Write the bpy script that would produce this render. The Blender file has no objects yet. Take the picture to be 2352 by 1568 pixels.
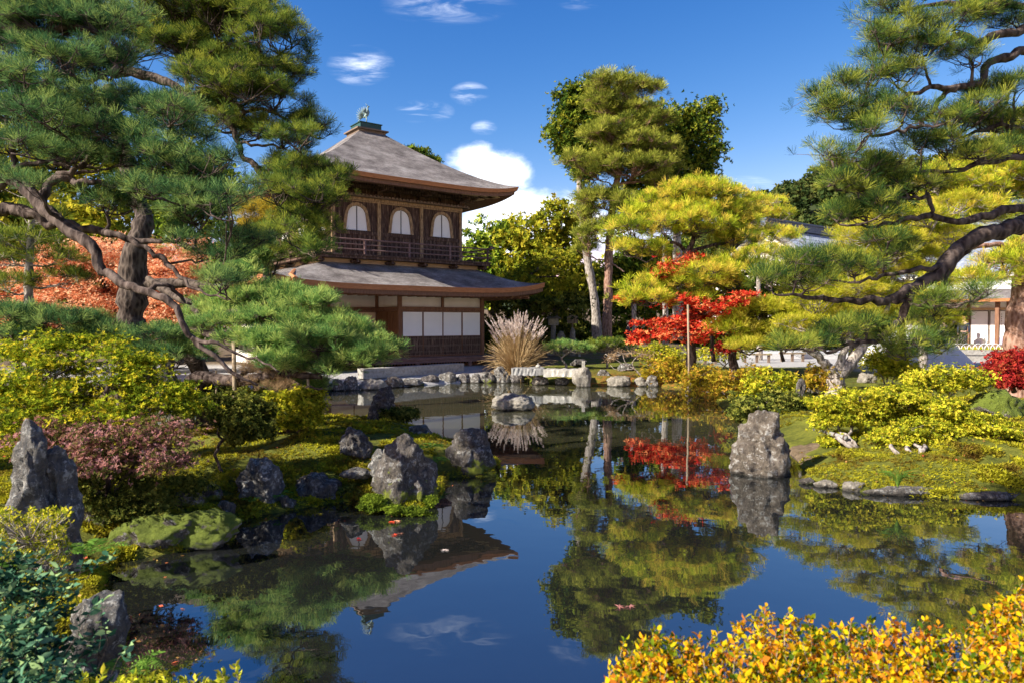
import bpy, math, random
import numpy as np
from mathutils import Vector, Matrix, noise
# ------------------------------------------------------------ camera, world, sun, exposure
S = bpy.context.scene
COL = S.collection
PITCH = math.atan(43/1600)
CAMZ = 2.2
F = 1600.0
cd = bpy.data.cameras.new('camera'); cam = bpy.data.objects.new('camera', cd); COL.objects.link(cam)
cam.location = (0, 0, CAMZ); cam.rotation_euler = (math.pi/2 - PITCH, 0, 0)
cd.sensor_width = 36; cd.lens = 36*F/2352; cd.clip_end = 3000; cd.clip_start = 0.05
cd.dof.use_dof = True; cd.dof.focus_distance = 18.0; cd.dof.aperture_fstop = 3.4
S.camera = cam
SUN_EL = math.radians(35); SUN_DIR = Vector((-0.93, -0.45, 0)).normalized()
sun_from = Vector((SUN_DIR.x*math.cos(SUN_EL), SUN_DIR.y*math.cos(SUN_EL), math.sin(SUN_EL)))
sd = bpy.data.lights.new('sun', 'SUN'); sun = bpy.data.objects.new('sun', sd); COL.objects.link(sun)
sd.energy = 4.6; sd.angle = math.radians(0.5); sd.color = (1.0, 0.93, 0.82)
sun.rotation_euler = sun_from.to_track_quat('Z', 'Y').to_euler()
S.view_settings.view_transform = 'Standard'; S.view_settings.look = 'None'
S.view_settings.exposure = 1.42; S.view_settings.gamma = 1

class NT:
    """tiny node-tree helper"""
    def __init__(s, tree): s.t = tree; s.t.nodes.clear()
    def n(s, typ, **kw):
        nd = s.t.nodes.new(typ)
        for k, v in kw.items():
            if k.startswith('i_'):
                nd.inputs[k[2:].replace('_', ' ')].default_value = v
            else: setattr(nd, k, v)
        return nd
    def l(s, a, b): s.t.links.new(a, b)
    def math(s, op, a, b=None, c=None, clamp=False):
        nd = s.t.nodes.new('ShaderNodeMath'); nd.operation = op; nd.use_clamp = clamp
        for i, v in enumerate((a, b, c)):
            if v is None: continue
            if isinstance(v, (int, float)): nd.inputs[i].default_value = v
            else: s.l(v, nd.inputs[i])
        return nd.outputs[0]
    def mix(s, fac, a, b):
        nd = s.t.nodes.new('ShaderNodeMix'); nd.data_type = 'RGBA'
        for inp, v in ((nd.inputs[0], fac), (nd.inputs[6], a), (nd.inputs[7], b)):
            if isinstance(v, (int, float)): inp.default_value = v
            elif isinstance(v, tuple): inp.default_value = (*v[:3], 1)
            else: s.l(v, inp)
        return nd.outputs[2]
    def ramp(s, fac, stops, interp='LINEAR'):
        nd = s.t.nodes.new('ShaderNodeValToRGB'); cr = nd.color_ramp; cr.interpolation = interp
        while len(cr.elements) < len(stops): cr.elements.new(0.5)
        for e, (p, c) in zip(cr.elements, stops):
            e.position = p; e.color = (*c, 1) if len(c) == 3 else c
        s.l(fac, nd.inputs[0]); return nd.outputs[0]
    def noise(s, vec, scale, detail=4, rough=.55, dist=0):
        nd = s.n('ShaderNodeTexNoise'); nd.inputs['Scale'].default_value = scale
        nd.inputs['Detail'].default_value = detail; nd.inputs['Roughness'].default_value = rough
        nd.inputs['Distortion'].default_value = dist
        if vec is not None: s.l(vec, nd.inputs['Vector'])
        return nd.outputs['Fac']

world = bpy.data.worlds.new('World'); S.world = world; world.use_nodes = True
def build_world():
    t = NT(world.node_tree)
    out = t.n('ShaderNodeOutputWorld'); bg = t.n('ShaderNodeBackground')
    sky = t.n('ShaderNodeTexSky'); sky.sky_type = 'NISHITA'; sky.sun_disc = False
    sky.sun_elevation = SUN_EL
    sky.sun_rotation = math.atan2(SUN_DIR.x, SUN_DIR.y)
    sky.altitude = 50; sky.air_density = 0.75; sky.dust_density = 0.25; sky.ozone_density = 4.0
    hs = t.n('ShaderNodeHueSaturation'); hs.inputs['Saturation'].default_value = 1.08; hs.inputs['Value'].default_value = 1.0
    mu = t.n('ShaderNodeMix', data_type='RGBA', blend_type='MULTIPLY'); mu.inputs[0].default_value = 1; mu.inputs[7].default_value = (1.02, .93, .96, 1)
    t.l(sky.outputs[0], mu.inputs[6]); t.l(mu.outputs[2], hs.inputs['Color'])
    # deepen the blue overhead as a polarised autumn sky does
    sc = t.n('ShaderNodeSeparateColor'); t.l(hs.outputs[0], sc.inputs[0]); cc = t.n('ShaderNodeCombineColor')
    for i, (p, k) in enumerate(((2.2, .38), (1.35, .41), (.85, .66))): t.l(t.math('MINIMUM', t.math('MULTIPLY', t.math('POWER', sc.outputs[i], p), k), 7.0), cc.inputs[i])
    # clouds by world direction
    tc = t.n('ShaderNodeTexCoord'); sep = t.n('ShaderNodeSeparateXYZ'); t.l(tc.outputs['Generated'], sep.inputs[0])
    x, y, z = sep.outputs
    ya = t.math('MAXIMUM', t.math('ABSOLUTE', y), 0.05)
    gx = t.math('DIVIDE', x, ya); gz = t.math('DIVIDE', z, ya)
    comb = t.n('ShaderNodeCombineXYZ'); t.l(gx, comb.inputs[0]); t.l(t.math('MULTIPLY', gz, 1.5), comb.inputs[1])
    n1 = t.noise(comb.outputs[0], 14, 8, .6, .3)
    mp = t.n('ShaderNodeMapping'); mp.inputs['Rotation'].default_value = (0, 0, -.7); mp.inputs['Scale'].default_value = (1.0, 3.2, 1); t.l(comb.outputs[0], mp.inputs[0])
    n2 = t.noise(mp.outputs[0], 9.0, 9, .62, .5)
    def ell(cx, cz, rx, rz):
        a = t.math('POWER', t.math('DIVIDE', t.math('SUBTRACT', gx, cx), rx), 2)
        b = t.math('POWER', t.math('DIVIDE', t.math('SUBTRACT', gz, cz), rz), 2)
        return t.math('SUBTRACT', 1.0, t.math('ADD', a, b))
    big = None
    for e in ((-.040, .222, .062, .036), (-.012, .208, .05, .03), (0.02, .158, .11, .038), (-.02, .12, .09, .04), (.10,.135,.12,.03)):
        v = ell(*e); big = v if big is None else t.math('MAXIMUM', big, v)
    big = t.math('ADD', t.math('MAXIMUM', big, -1.0), t.math('MULTIPLY', t.math('SUBTRACT', n1, .5), 2.4))
    m1 = t.n('ShaderNodeMapRange', interpolation_type='SMOOTHSTEP'); m1.inputs[1].default_value = -.1; m1.inputs[2].default_value = 1.25; t.l(big, m1.inputs[0])
    wis = None
    for e, amp in (((-.215, .365, .05, .03), 1), ((-.125, .30, .045, .018), 1), ((-.06, .325, .03, .018), .8), ((.335, .19, .05, .02), 1), ((-.09,.45,.1,.03),.5),
                   ((.1, .47, .05, .03), .5), ((-.04,.277,.02,.012),.7), ((.27, .19, .06,.016),.7)):
        v = t.math('MULTIPLY', t.math('MAXIMUM', ell(*e), 0), amp); wis = v if wis is None else t.math('MAXIMUM', wis, v)
    w2 = t.n('ShaderNodeMapRange', interpolation_type='SMOOTHSTEP'); w2.inputs[1].default_value = .44; w2.inputs[2].default_value = .85; t.l(n2, w2.inputs[0])
    wis = t.math('MULTIPLY', t.math('MULTIPLY', wis, w2.outputs[0]), .85)
    front = t.math('GREATER_THAN', y, 0.0)
    fac = t.math('MULTIPLY', t.math('MAXIMUM', m1.outputs[0], wis), front, clamp=True)
    ccol = t.mix(n1, (4.6, 4.9, 5.4), (6.4, 6.3, 6.2))
    c = t.mix(fac, cc.outputs[0], ccol)
    t.l(c, bg.inputs[0]); bg.inputs[1].default_value = 0.15
    t.l(bg.outputs[0], out.inputs[0])
build_world()

# ------------------------------------------------------------ helpers
def W(px, py, d):
    """world point at picture position px,py (2352 wide) and forward distance d metres"""
    x = (px-1176)/F; y = -(py-784)/F
    cp, sp = math.cos(PITCH), math.sin(PITCH)
    return Vector((x*d, d*(cp + y*sp), CAMZ + d*(-sp + y*cp)))
def G(px, py, z=0.0):
    """world point at height z seen at picture position px,py"""
    r = W(px, py, 1) - Vector((0, 0, CAMZ))
    return Vector((0, 0, CAMZ)) + r*((z-CAMZ)/r.z)
def tag(o, label=None, cat=None, group=None, kind=None):
    if label: o['label'] = label
    if cat: o['category'] = cat
    if group: o['group'] = group
    if kind: o['kind'] = kind
    return o
def thing(name, label, cat, loc=(0, 0, 0), rz=0, group=None):
    o = bpy.data.objects.new(name, None); COL.objects.link(o); o.location = loc; o.rotation_euler = (0, 0, rz)
    o.empty_display_size = .2
    return tag(o, label, cat, group)
def mesh_np(name, V, Fa, mat, parent=None, smooth=False):
    V = np.asarray(V, np.float32).reshape(-1, 3); Fa = np.asarray(Fa, np.int32)
    if parent is not None:     # verts given in world space: move into the parent's frame
        M = (Matrix.Translation(parent.location) @ parent.rotation_euler.to_matrix().to_4x4()).inverted()
        R = np.array(M)[:3, :3]; T = np.array(M)[:3, 3]; V = (V @ R.T + T).astype(np.float32)
    me = bpy.data.meshes.new(name); k = Fa.shape[1]
    me.vertices.add(len(V)); me.vertices.foreach_set('co', V.ravel())
    me.loops.add(Fa.size); me.loops.foreach_set('vertex_index', Fa.ravel())
    me.polygons.add(len(Fa)); me.polygons.foreach_set('loop_start', np.arange(0, Fa.size, k, dtype=np.int32))
    me.polygons.foreach_set('loop_total', np.full(len(Fa), k, np.int32))
    if smooth: me.polygons.foreach_set('use_smooth', np.ones(len(Fa), bool))
    me.update(calc_edges=True); me.materials.append(mat)
    o = bpy.data.objects.new(name, me); COL.objects.link(o)
    if parent is not None: o.parent = parent
    return o
class MB:
    """collects faces, then links them as one mesh object (local coordinates)"""
    def __init__(s): s.v = []; s.f = []
    def add(s, vs, fs):
        b = len(s.v); s.v += [tuple(p) for p in vs]; s.f += [tuple(i+b for i in f) for f in fs]; return s
    def cut(s):
        s.g = getattr(s, 'g', [(0, 0)]); s.g.append((len(s.v), len(s.f))); return s
    def build_each(s, name, mat, parent=None, smooth=False, world=False):
        g = getattr(s, 'g', [(0, 0)])
        if g[-1] != (len(s.v), len(s.f)): g.append((len(s.v), len(s.f)))
        for (v0, f0), (v1, f1) in zip(g, g[1:]):
            m = MB(); m.v = s.v[v0:v1]; m.f = [tuple(i-v0 for i in f) for f in s.f[f0:f1]]
            if m.f: m.build(name, mat, parent, smooth, world)
    def box(s, x0, x1, y0, y1, z0, z1, tf=None):
        vs = [(x, y, z) for z in (z0, z1) for y in (y0, y1) for x in (x0, x1)]
        if tf: vs = [tf(*p) for p in vs]
        return s.add(vs, [(0, 2, 3, 1), (4, 5, 7, 6), (0, 1, 5, 4), (2, 6, 7, 3), (0, 4, 6, 2), (1, 3, 7, 5)])
    def prism(s, poly, b0, b1, tf):
        """poly in (a,z), extruded along b"""
        n = len(poly)
        vs = [tf(a, b0, z) for a, z in poly] + [tf(a, b1, z) for a, z in poly]
        fs = [tuple(range(n)), tuple(range(2*n-1, n-1, -1))] + [(i, (i+1) % n, n+(i+1) % n, n+i) for i in range(n)]
        return s.add(vs, fs)
    def ring(s, outer, inner, b0, b1, tf):
        n = len(outer); vs = []
        for b in (b0, b1):
            vs += [tf(a, b, z) for a, z in outer] + [tf(a, b, z) for a, z in inner]
        fs = []
        for i in range(n):
            j = (i+1) % n
            fs += [(i, j, n+j, n+i), (2*n+i, 3*n+i, 3*n+j, 2*n+j), (i, 2*n+i, 2*n+j, j), (n+i, n+j, 3*n+j, 3*n+i)]
        return s.add(vs, fs)
    def tube(s, pts, rad, seg=7, cap=True):
        pts = [Vector(p) for p in pts]; n = len(pts)
        if isinstance(rad, (int, float)): rad = [rad]*n
        ring0 = len(s.v); up = None
        for i, p in enumerate(pts):
            t = (pts[min(i+1, n-1)] - pts[max(i-1, 0)])
            t = t.normalized() if t.length > 1e-9 else Vector((0, 0, 1))
            if up is None: up = t.orthogonal().normalized()
            up = (up - t*up.dot(t)); up = up.normalized() if up.length > 1e-6 else t.orthogonal().normalized()
            w = t.cross(up)
            for k in range(seg):
                a = 2*math.pi*k/seg
                s.v.append(tuple(p + (up*math.cos(a) + w*math.sin(a))*rad[i]))
        for i in range(n-1):
            for k in range(seg):
                a = ring0+i*seg+k; b = ring0+i*seg+(k+1) % seg
                s.f.append((a, b, b+seg, a+seg))
        if cap:
            s.f.append(tuple(ring0+k for k in reversed(range(seg)))); s.f.append(tuple(ring0+(n-1)*seg+k for k in range(seg)))
        return s
    def ball(s, c, r, seg=10, rings=7, tf=None):
        if isinstance(r, (int, float)): r = (r, r, r)
        vs = []; 
        for i in range(rings+1):
            th = math.pi*i/rings
            for k in range(seg):
                ph = 2*math.pi*k/seg
                vs.append((c[0]+r[0]*math.sin(th)*math.cos(ph), c[1]+r[1]*math.sin(th)*math.sin(ph), c[2]+r[2]*math.cos(th)))
        if tf: vs = [tf(*p) for p in vs]
        fs = [(i*seg+k, (i+1)*seg+k, (i+1)*seg+(k+1) % seg, i*seg+(k+1) % seg) for i in range(rings) for k in range(seg)]
        return s.add(vs, fs)
    def build(s, name, mat, parent=None, smooth=False, world=False):
        vs = s.v
        if world and parent is not None:
            M = (Matrix.Translation(parent.location) @ parent.rotation_euler.to_matrix().to_4x4()).inverted()
            vs = [tuple(M @ Vector(p)) for p in vs]
        me = bpy.data.meshes.new(name); me.from_pydata(vs, [], s.f); me.update()
        if smooth:
            me.polygons.foreach_set('use_smooth', np.ones(len(me.polygons), bool))
        me.materials.append(mat)
        o = bpy.data.objects.new(name, me); COL.objects.link(o)
        if parent is not None: o.parent = parent
        return o
def ident(a, b, z): return (a, b, z)

# ------------------------------------------------------------ materials
def newmat(name):
    m = bpy.data.materials.new(name); m.use_nodes = True; return m, NT(m.node_tree)
def finish(t, color, rough=.8, bump=None, bstr=.3, bdist=.02, spec=.3, metallic=0):
    out = t.n('ShaderNodeOutputMaterial'); p = t.n('ShaderNodeBsdfPrincipled')
    if isinstance(color, tuple): p.inputs['Base Color'].default_value = (*color, 1)
    else: t.l(color, p.inputs['Base Color'])
    if isinstance(rough, (int, float)): p.inputs['Roughness'].default_value = rough
    else: t.l(rough, p.inputs['Roughness'])
    p.inputs['Specular IOR Level'].default_value = spec; p.inputs['Metallic'].default_value = metallic
    if bump is not None:
        b = t.n('ShaderNodeBump'); b.inputs['Strength'].default_value = bstr; b.inputs['Distance'].default_value = bdist
        t.l(bump, b.inputs['Height']); t.l(b.outputs[0], p.inputs['Normal'])
    t.l(p.outputs[0], out.inputs[0])
def objco(t, scale=None):
    tc = t.n('ShaderNodeTexCoord')
    if scale is None: return tc.outputs['Object']
    mp = t.n('ShaderNodeMapping'); mp.inputs['Scale'].default_value = scale; t.l(tc.outputs['Object'], mp.inputs[0]); return mp.outputs[0]
def m_noise(name, c1, c2, scale=6, rough=.8, bstr=.3, bdist=.02, stretch=None, detail=6, spec=.3, c3=None):
    m, t = newmat(name); co = objco(t, stretch); n = t.noise(co, scale, detail, .6)
    st = [(.3, c1), (.7, c2)] if c3 is None else [(.3, c1), (.52, c2), (.7, c3)]
    n2 = t.noise(co, scale*5, 4, .6)
    finish(t, t.ramp(n, st), rough, t.math('ADD', n, t.math('MULTIPLY', n2, .5)), bstr, bdist, spec); return m
def m_leaf(name, cols, trans=.4, scale=1.2, rough=None, jit=.5):
    """cols: list of colours mixed by clump noise and by leaf"""
    m, t = newmat(name)
    geo = t.n('ShaderNodeNewGeometry'); n = t.noise(geo.outputs['Position'], scale, 3, .6)
    r = geo.outputs['Random Per Island']
    f = t.math('ADD', t.math('MULTIPLY', t.math('SUBTRACT', n, .5), 1.9*(1-jit*.5)), t.math('ADD', t.math('MULTIPLY', t.math('SUBTRACT', r, .5), jit), .5))
    k = len(cols)
    c = t.ramp(f, [((i+.35)/(k-.3) if k > 1 else 0, col) for i, col in enumerate(cols)])
    out = t.n('ShaderNodeOutputMaterial'); d = t.n('ShaderNodeBsdfDiffuse'); tr = t.n('ShaderNodeBsdfTranslucent'); mx = t.n('ShaderNodeMixShader')
    t.l(c, d.inputs[0]); t.l(c, tr.inputs[0]); mx.inputs[0].default_value = trans
    t.l(d.outputs[0], mx.inputs[1]); t.l(tr.outputs[0], mx.inputs[2])
    last = mx.outputs[0]
    if rough is not None:
        g = t.n('ShaderNodeBsdfGlossy'); g.inputs['Roughness'].default_value = rough; g.inputs[0].default_value = (.9, .95, 1, 1)
        fr = t.n('ShaderNodeFresnel'); fr.inputs[0].default_value = 1.45
        m2 = t.n('ShaderNodeMixShader'); t.l(fr.outputs[0], m2.inputs[0]); t.l(last, m2.inputs[1]); t.l(g.outputs[0], m2.inputs[2]); last = m2.outputs[0]
    t.l(last, out.inputs[0]); return m
def m_rock(name, dark, mid, light, moss=.3, mosscol=((.05, .07, .01), (.16, .19, .02)), lichen=.5, mosslow=.5):
    m, t = newmat(name); tc = t.n('ShaderNodeTexCoord'); co = tc.outputs['Object']
    geo = t.n('ShaderNodeNewGeometry')
    n = t.noise(co, 3.2, 8, .65, .5); n2 = t.noise(co, 11, 8, .7, .2); n3 = t.noise(co, 34, 8, .8)
    base = t.ramp(t.math('ADD', t.math('MULTIPLY', n, .6), t.math('MULTIPLY', n2, .4)), [(.32, dark), (.5, mid), (.68, light)])
    # lichen spots
    li = t.ramp(t.math('ADD', t.math('MULTIPLY', n2, .65), t.math('MULTIPLY', n3, .35)), [(.525, (0, 0, 0)), (.56, (1, 1, 1))])
    base = t.mix(t.math('MULTIPLY', li, lichen), base, (.50, .50, .46))
    vn = t.ramp(t.noise(objco(t, (1, 1, .3)), 9, 8, .8, 1.2), [(.44, (0, 0, 0)), (.5, (1, 1, 1)), (.56, (0, 0, 0))])
    base = t.mix(t.math('MULTIPLY', vn, .35), base, (.30, .25, .18))
    dk = t.ramp(t.noise(co, 7, 8, .75, .8), [(.30, (1, 1, 1)), (.42, (0, 0, 0))])
    base = t.mix(t.math('MULTIPLY', dk, .75), base, (.03, .03, .028))
    # moss on tops and near the water
    sp = t.n('ShaderNodeSeparateXYZ'); t.l(geo.outputs['Normal'], sp.inputs[0]); up = sp.outputs[2]
    sz = t.n('ShaderNodeSeparateXYZ'); t.l(tc.outputs['Generated'], sz.inputs[0])
    low = t.math('SUBTRACT', 1.0, sz.outputs[2])
    mm = t.math('ADD', t.math('MULTIPLY', up, .35*moss*2), t.math('MULTIPLY', t.math('POWER', low, 2), mosslow))
    mm = t.math('ADD', mm, t.math('MULTIPLY', t.math('SUBTRACT', t.noise(co, 4.5, 8, .7), .5), 2.2))
    mm = t.math('ADD', mm, moss-.85)
    mk = t.n('ShaderNodeMapRange'); mk.inputs[1].default_value = 0; mk.inputs[2].default_value = .16; t.l(mm, mk.inputs[0])
    mc = t.mix(n2, mosscol[0], mosscol[1])
    c = t.mix(mk.outputs[0], base, mc)
    gp = t.n('ShaderNodeSeparateXYZ'); t.l(geo.outputs['Position'], gp.inputs[0]); wz = t.math('ADD', gp.outputs[2], t.math('MULTIPLY', n2, .06))
    wet = t.ramp(wz, [(.055, (1, 1, 1)), (.085, (0, 0, 0))]); c = t.mix(t.math('MULTIPLY', wet, .75), c, (.018, .016, .012))
    finish(t, c, .85, t.math('ADD', t.math('MULTIPLY', n2, 1), t.math('MULTIPLY', n3, .35)), 1.0, .09, .3)
    return m
M = {}
M['bark'] = None
def m_bark(name, c1, c2, c3):
    m, t = newmat(name); co = objco(t, (1, 1, .35)); n = t.noise(co, 14, 6, .65, .3)
    vo = t.n('ShaderNodeTexVoronoi'); vo.inputs['Scale'].default_value = 16; t.l(co, vo.inputs['Vector'])
    h = t.math('ADD', t.math('MULTIPLY', vo.outputs['Distance'], .6), t.math('MULTIPLY', n, .6))
    finish(t, t.ramp(h, [(.3, c1), (.5, c2), (.75, c3)]), .9, h, .9, .03, .2); return m
M['bark'] = m_bark('pine_bark', (.015, .010, .008), (.045, .030, .024), (.12, .09, .075))
M['bark_pale'] = m_bark('pale_bark', (.07, .055, .045), (.20, .17, .14), (.36, .32, .28))
M['bark_red'] = m_bark('reddish_bark', (.07, .035, .022), (.19, .10, .065), (.30, .19, .14))
M['bark_trunk'] = m_bark('rugged_trunk_bark', (.008, .006, .005), (.04, .028, .021), (.11, .085, .066))
M['wood_dark'] = m_noise('dark_wood', (.025, .013, .009), (.075, .04, .027), 3, .75, .3, .01, (6, 6, .8), c3=(.24, .16, .11))
M['wood_brown'] = m_noise('brown_wood', (.11, .048, .026), (.24, .12, .065), 3, .65, .2, .01, (6, 6, .8))
M['wood_door'] = m_noise('door_wood', (.11, .045, .018), (.19, .085, .035), 3, .6, .2, .01, (8, 8, .8))
M['wood_mid'] = m_noise('weathered_wood', (.10, .065, .045), (.23, .17, .125), 4, .8, .3, .01, (1, 6, 6))
M['wood_light'] = m_noise('light_wood', (.38, .24, .13), (.60, .43, .26), 4, .7, .2, .01, (1, 6, 6))
M['wood_worn'] = m_noise('worn_wood', (.07, .04, .022), (.55, .37, .20), 7, .8, .3, .01, (5, 5, .7))
M['bark_edge'] = m_noise('bark_edge', (.30, .11, .04), (.55, .24, .10), 5, .8, .6, .02, (1, 1, 14))
M['veranda'] = m_noise('veranda_wood', (.10, .055, .05), (.24, .15, .135), 4, .5, .2, .01, (1, 6, 6))
M['post_wood'] = m_noise('post_wood', (.14, .10, .06), (.34, .27, .18), 6, .8, .3, .01, (5, 5, 1))
def m_shake(name, c1, c2, c3):
    m, t = newmat(name); co = objco(t)
    n = t.noise(objco(t, (1, 1, 2.2)), 1.1, 5, .6); n2 = t.noise(objco(t, (1.5, 1.5, 26)), 4, 7, .75); n3 = t.noise(objco(t, (2.2, 2.2, 9)), 9, 5, .8)
    h = t.math('ADD', t.math('MULTIPLY', n, .35), t.math('ADD', t.math('MULTIPLY', n2, .40), t.math('MULTIPLY', n3, .25)))
    finish(t, t.ramp(h, [(.40, c1), (.5, c2), (.60, c3)]), .9, t.math('ADD', n2, n3), 1.0, .08, .2); return m
M['shake'] = m_shake('shingle', (.07, .060, .055), (.24, .215, .20), (.48, .45, .42))
M['paper'] = m_noise('shoji_paper', (.82, .81, .78), (.88, .87, .84), 2, .9, 0.02, .005)
M['paper_shade'] = m_noise('shoji_paper_shaded', (.60, .47, .30), (.68, .54, .36), 2, .9, 0.02, .005)  # screens of the recessed wall; their shade is put into the paper colour
M['plaster'] = m_noise('white_plaster', (.66, .61, .52), (.76, .72, .64), 2, .9, .05, .01)
M['white'] = m_noise('white_wall', (.74, .74, .72), (.82, .82, .80), 2, .9, .05, .01)
M['green_metal'] = m_noise('green_copper', (.012, .045, .042), (.03, .085, .08), 8, .5, .1, .01)
M['patina'] = m_noise('patina', (.10, .16, .15), (.28, .36, .33), 12, .6, .2, .01)
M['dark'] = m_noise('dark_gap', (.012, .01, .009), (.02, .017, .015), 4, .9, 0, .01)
M['sand'] = m_noise('white_sand', (.42, .42, .42), (.55, .55, .54), 12, .95, .3, .02)
M['granite'] = m_noise('granite', (.24, .225, .19), (.38, .36, .31), 9, .85, .6, .02, c3=(.46, .44, .39))
M['granite_grey'] = m_noise('granite_grey', (.14, .14, .13), (.28, .275, .26), 9, .85, .4, .01)
M['rock'] = m_rock('rock_grey', (.02, .018, .018), (.09, .085, .08), (.24, .23, .21), .35, lichen=.55)
M['rock_dark'] = m_rock('rock_dark', (.014, .013, .016), (.05, .045, .048), (.17, .155, .16), .10, lichen=.35)
M['rock_moss'] = m_rock('rock_mossy', (.02, .017, .014), (.09, .08, .07), (.24, .23, .21), .95, ((.045, .075, .008), (.22, .27, .03)), lichen=.6, mosslow=.2)
M['rock_low'] = m_rock('rock_mossy_foot', (.014, .012, .012), (.06, .053, .05), (.19, .175, .165), .36, ((.05, .07, .008), (.26, .29, .03)), lichen=.5, mosslow=1.3)
M['rock_lichen'] = m_rock('rock_lichen', (.025, .024, .024), (.10, .10, .10), (.36, .37, .36), .22, lichen=.85)
M['rock_pale'] = m_rock('rock_pale', (.08, .07, .055), (.24, .22, .18), (.40, .37, .32), .16, ((.09, .08, .015), (.30, .25, .03)), lichen=.3, mosslow=.7)
M['rock_brown'] = m_rock('rock_brown', (.02, .016, .012), (.10, .08, .062), (.30, .26, .21), .16, lichen=.6, mosslow=.3)
# ------------------------------------------------------------ ground, pond
S.cycles.max_bounces = 8; S.cycles.diffuse_bounces = 5; S.cycles.use_denoising = True
_pond = [(250,1292),(400,1268),(530,1240),(545,1192),(700,1165),(790,1150),(840,1172),(970,1172),(1012,1130),(1030,1095),(1140,1095),(1142,1060),
         (1060,1030),(1010,1010),(950,985),(850,975),(730,968),(560,985),(430,990),(380,950),(500,915),(640,902),(760,895),(900,888),(1033,880),(1110,877),(1180,876),
         (1240,880),(1340,886),(1450,886),(1560,889),(1640,918),(1700,968),(1780,1012),(1836,1060),(1852,1104),(1960,1128),(2100,1140),(2352,1150)]
POND = [tuple(G(*p)[:2]) for p in _pond] + [(8.5, 8.2), (9, 6.5), (7.5, 4.5), (4.0, 3.1), (1.5, 2.9), (-1.0, 2.9), (-2.2, 3.3), (-2.45, 4.2), (-2.75, 4.9), (-3.3, 5.5)]
PA = np.array(POND)
def pond_sd(P):
    """signed distance to the pond outline, positive on land"""
    P = np.asarray(P, float); d = np.full(len(P), 1e9); inside = np.zeros(len(P), bool)
    for i in range(len(PA)):
        a = PA[i]; b = PA[(i+1) % len(PA)]; ab = b-a
        t = np.clip(((P-a)@ab)/(ab@ab), 0, 1)
        d = np.minimum(d, np.hypot(*(P-a-t[:, None]*ab).T))
        c = (a[1] > P[:, 1]) != (b[1] > P[:, 1])
        with np.errstate(divide='ignore', invalid='ignore'):
            xi = (b[0]-a[0])*(P[:, 1]-a[1])/(b[1]-a[1])+a[0]
        inside ^= c & (P[:, 0] < xi)
    return np.where(inside, -d, d)
def vnoise(x, y, s, seed=0):
    """smooth value noise, numpy"""
    r = np.random.RandomState(seed); T = r.rand(64, 64)
    X = x/s; Y = y/s; i = np.floor(X).astype(int); j = np.floor(Y).astype(int); u = X-i; v = Y-j
    u = u*u*(3-2*u); v = v*v*(3-2*v)
    g = lambda a, b: T[a % 64, b % 64]
    return (g(i, j)*(1-u)+g(i+1, j)*u)*(1-v)+(g(i, j+1)*(1-u)+g(i+1, j+1)*u)*v
def sstep(a, b, x):
    t = np.clip((x-a)/(b-a), 0, 1); return t*t*(3-2*t)
def terrain_h(x, y):
    x = np.asarray(x, float); y = np.asarray(y, float)
    sdv = pond_sd(np.stack([x.ravel(), y.ravel()], 1)).reshape(x.shape)
    h = -0.55 + 0.62*sstep(-.28, .06, sdv) + .20*sstep(0.0, .9, sdv) + .15*sstep(.8, 3, sdv)
    land = sstep(.1, .8, sdv)
    bump = (vnoise(x, y, .55, 1)-.5)*.09 + (vnoise(x, y, .23, 2)-.5)*.035
    near = np.exp(-((y-12)/9)**2)
    h += land*bump*near
    h += land*(vnoise(x, y, .38, 5)-.45)*.13*sstep(2.5, 4.5, x)*near
    h += land*.16*np.exp(-(((x+2.6)/1.6)**2+((y-11.2)/1.8)**2))          # moss mound on the left spit
    h += land*.07*np.exp(-(((x-6.2)/2.4)**2+((y-11.5)/1.5)**2))          # right bank
    h += land*.45*sstep(-6.0, -10.5, x)*sstep(18, 12, y)                    # left bank rises
    h += sstep(30, 44, y)*.75*sstep(-4, 4, x)*sstep(14, 8, x)
    h += sstep(60, 130, y)*6
    # wooded hills
    g = lambda cx, cy, sx, sy: np.maximum(np.exp(-(((x-cx)/sx)**2+((y-cy)/sy)**2))-.12, 0)/.88
    h += 31*g(95, 185, 58, 50) + 22*g(190, 170, 70, 60)
    h += 30*g(-130, 90, 60, 80)
    return h
def ground_z(x, y): return float(terrain_h(np.array([x]), np.array([y]))[0])
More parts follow.
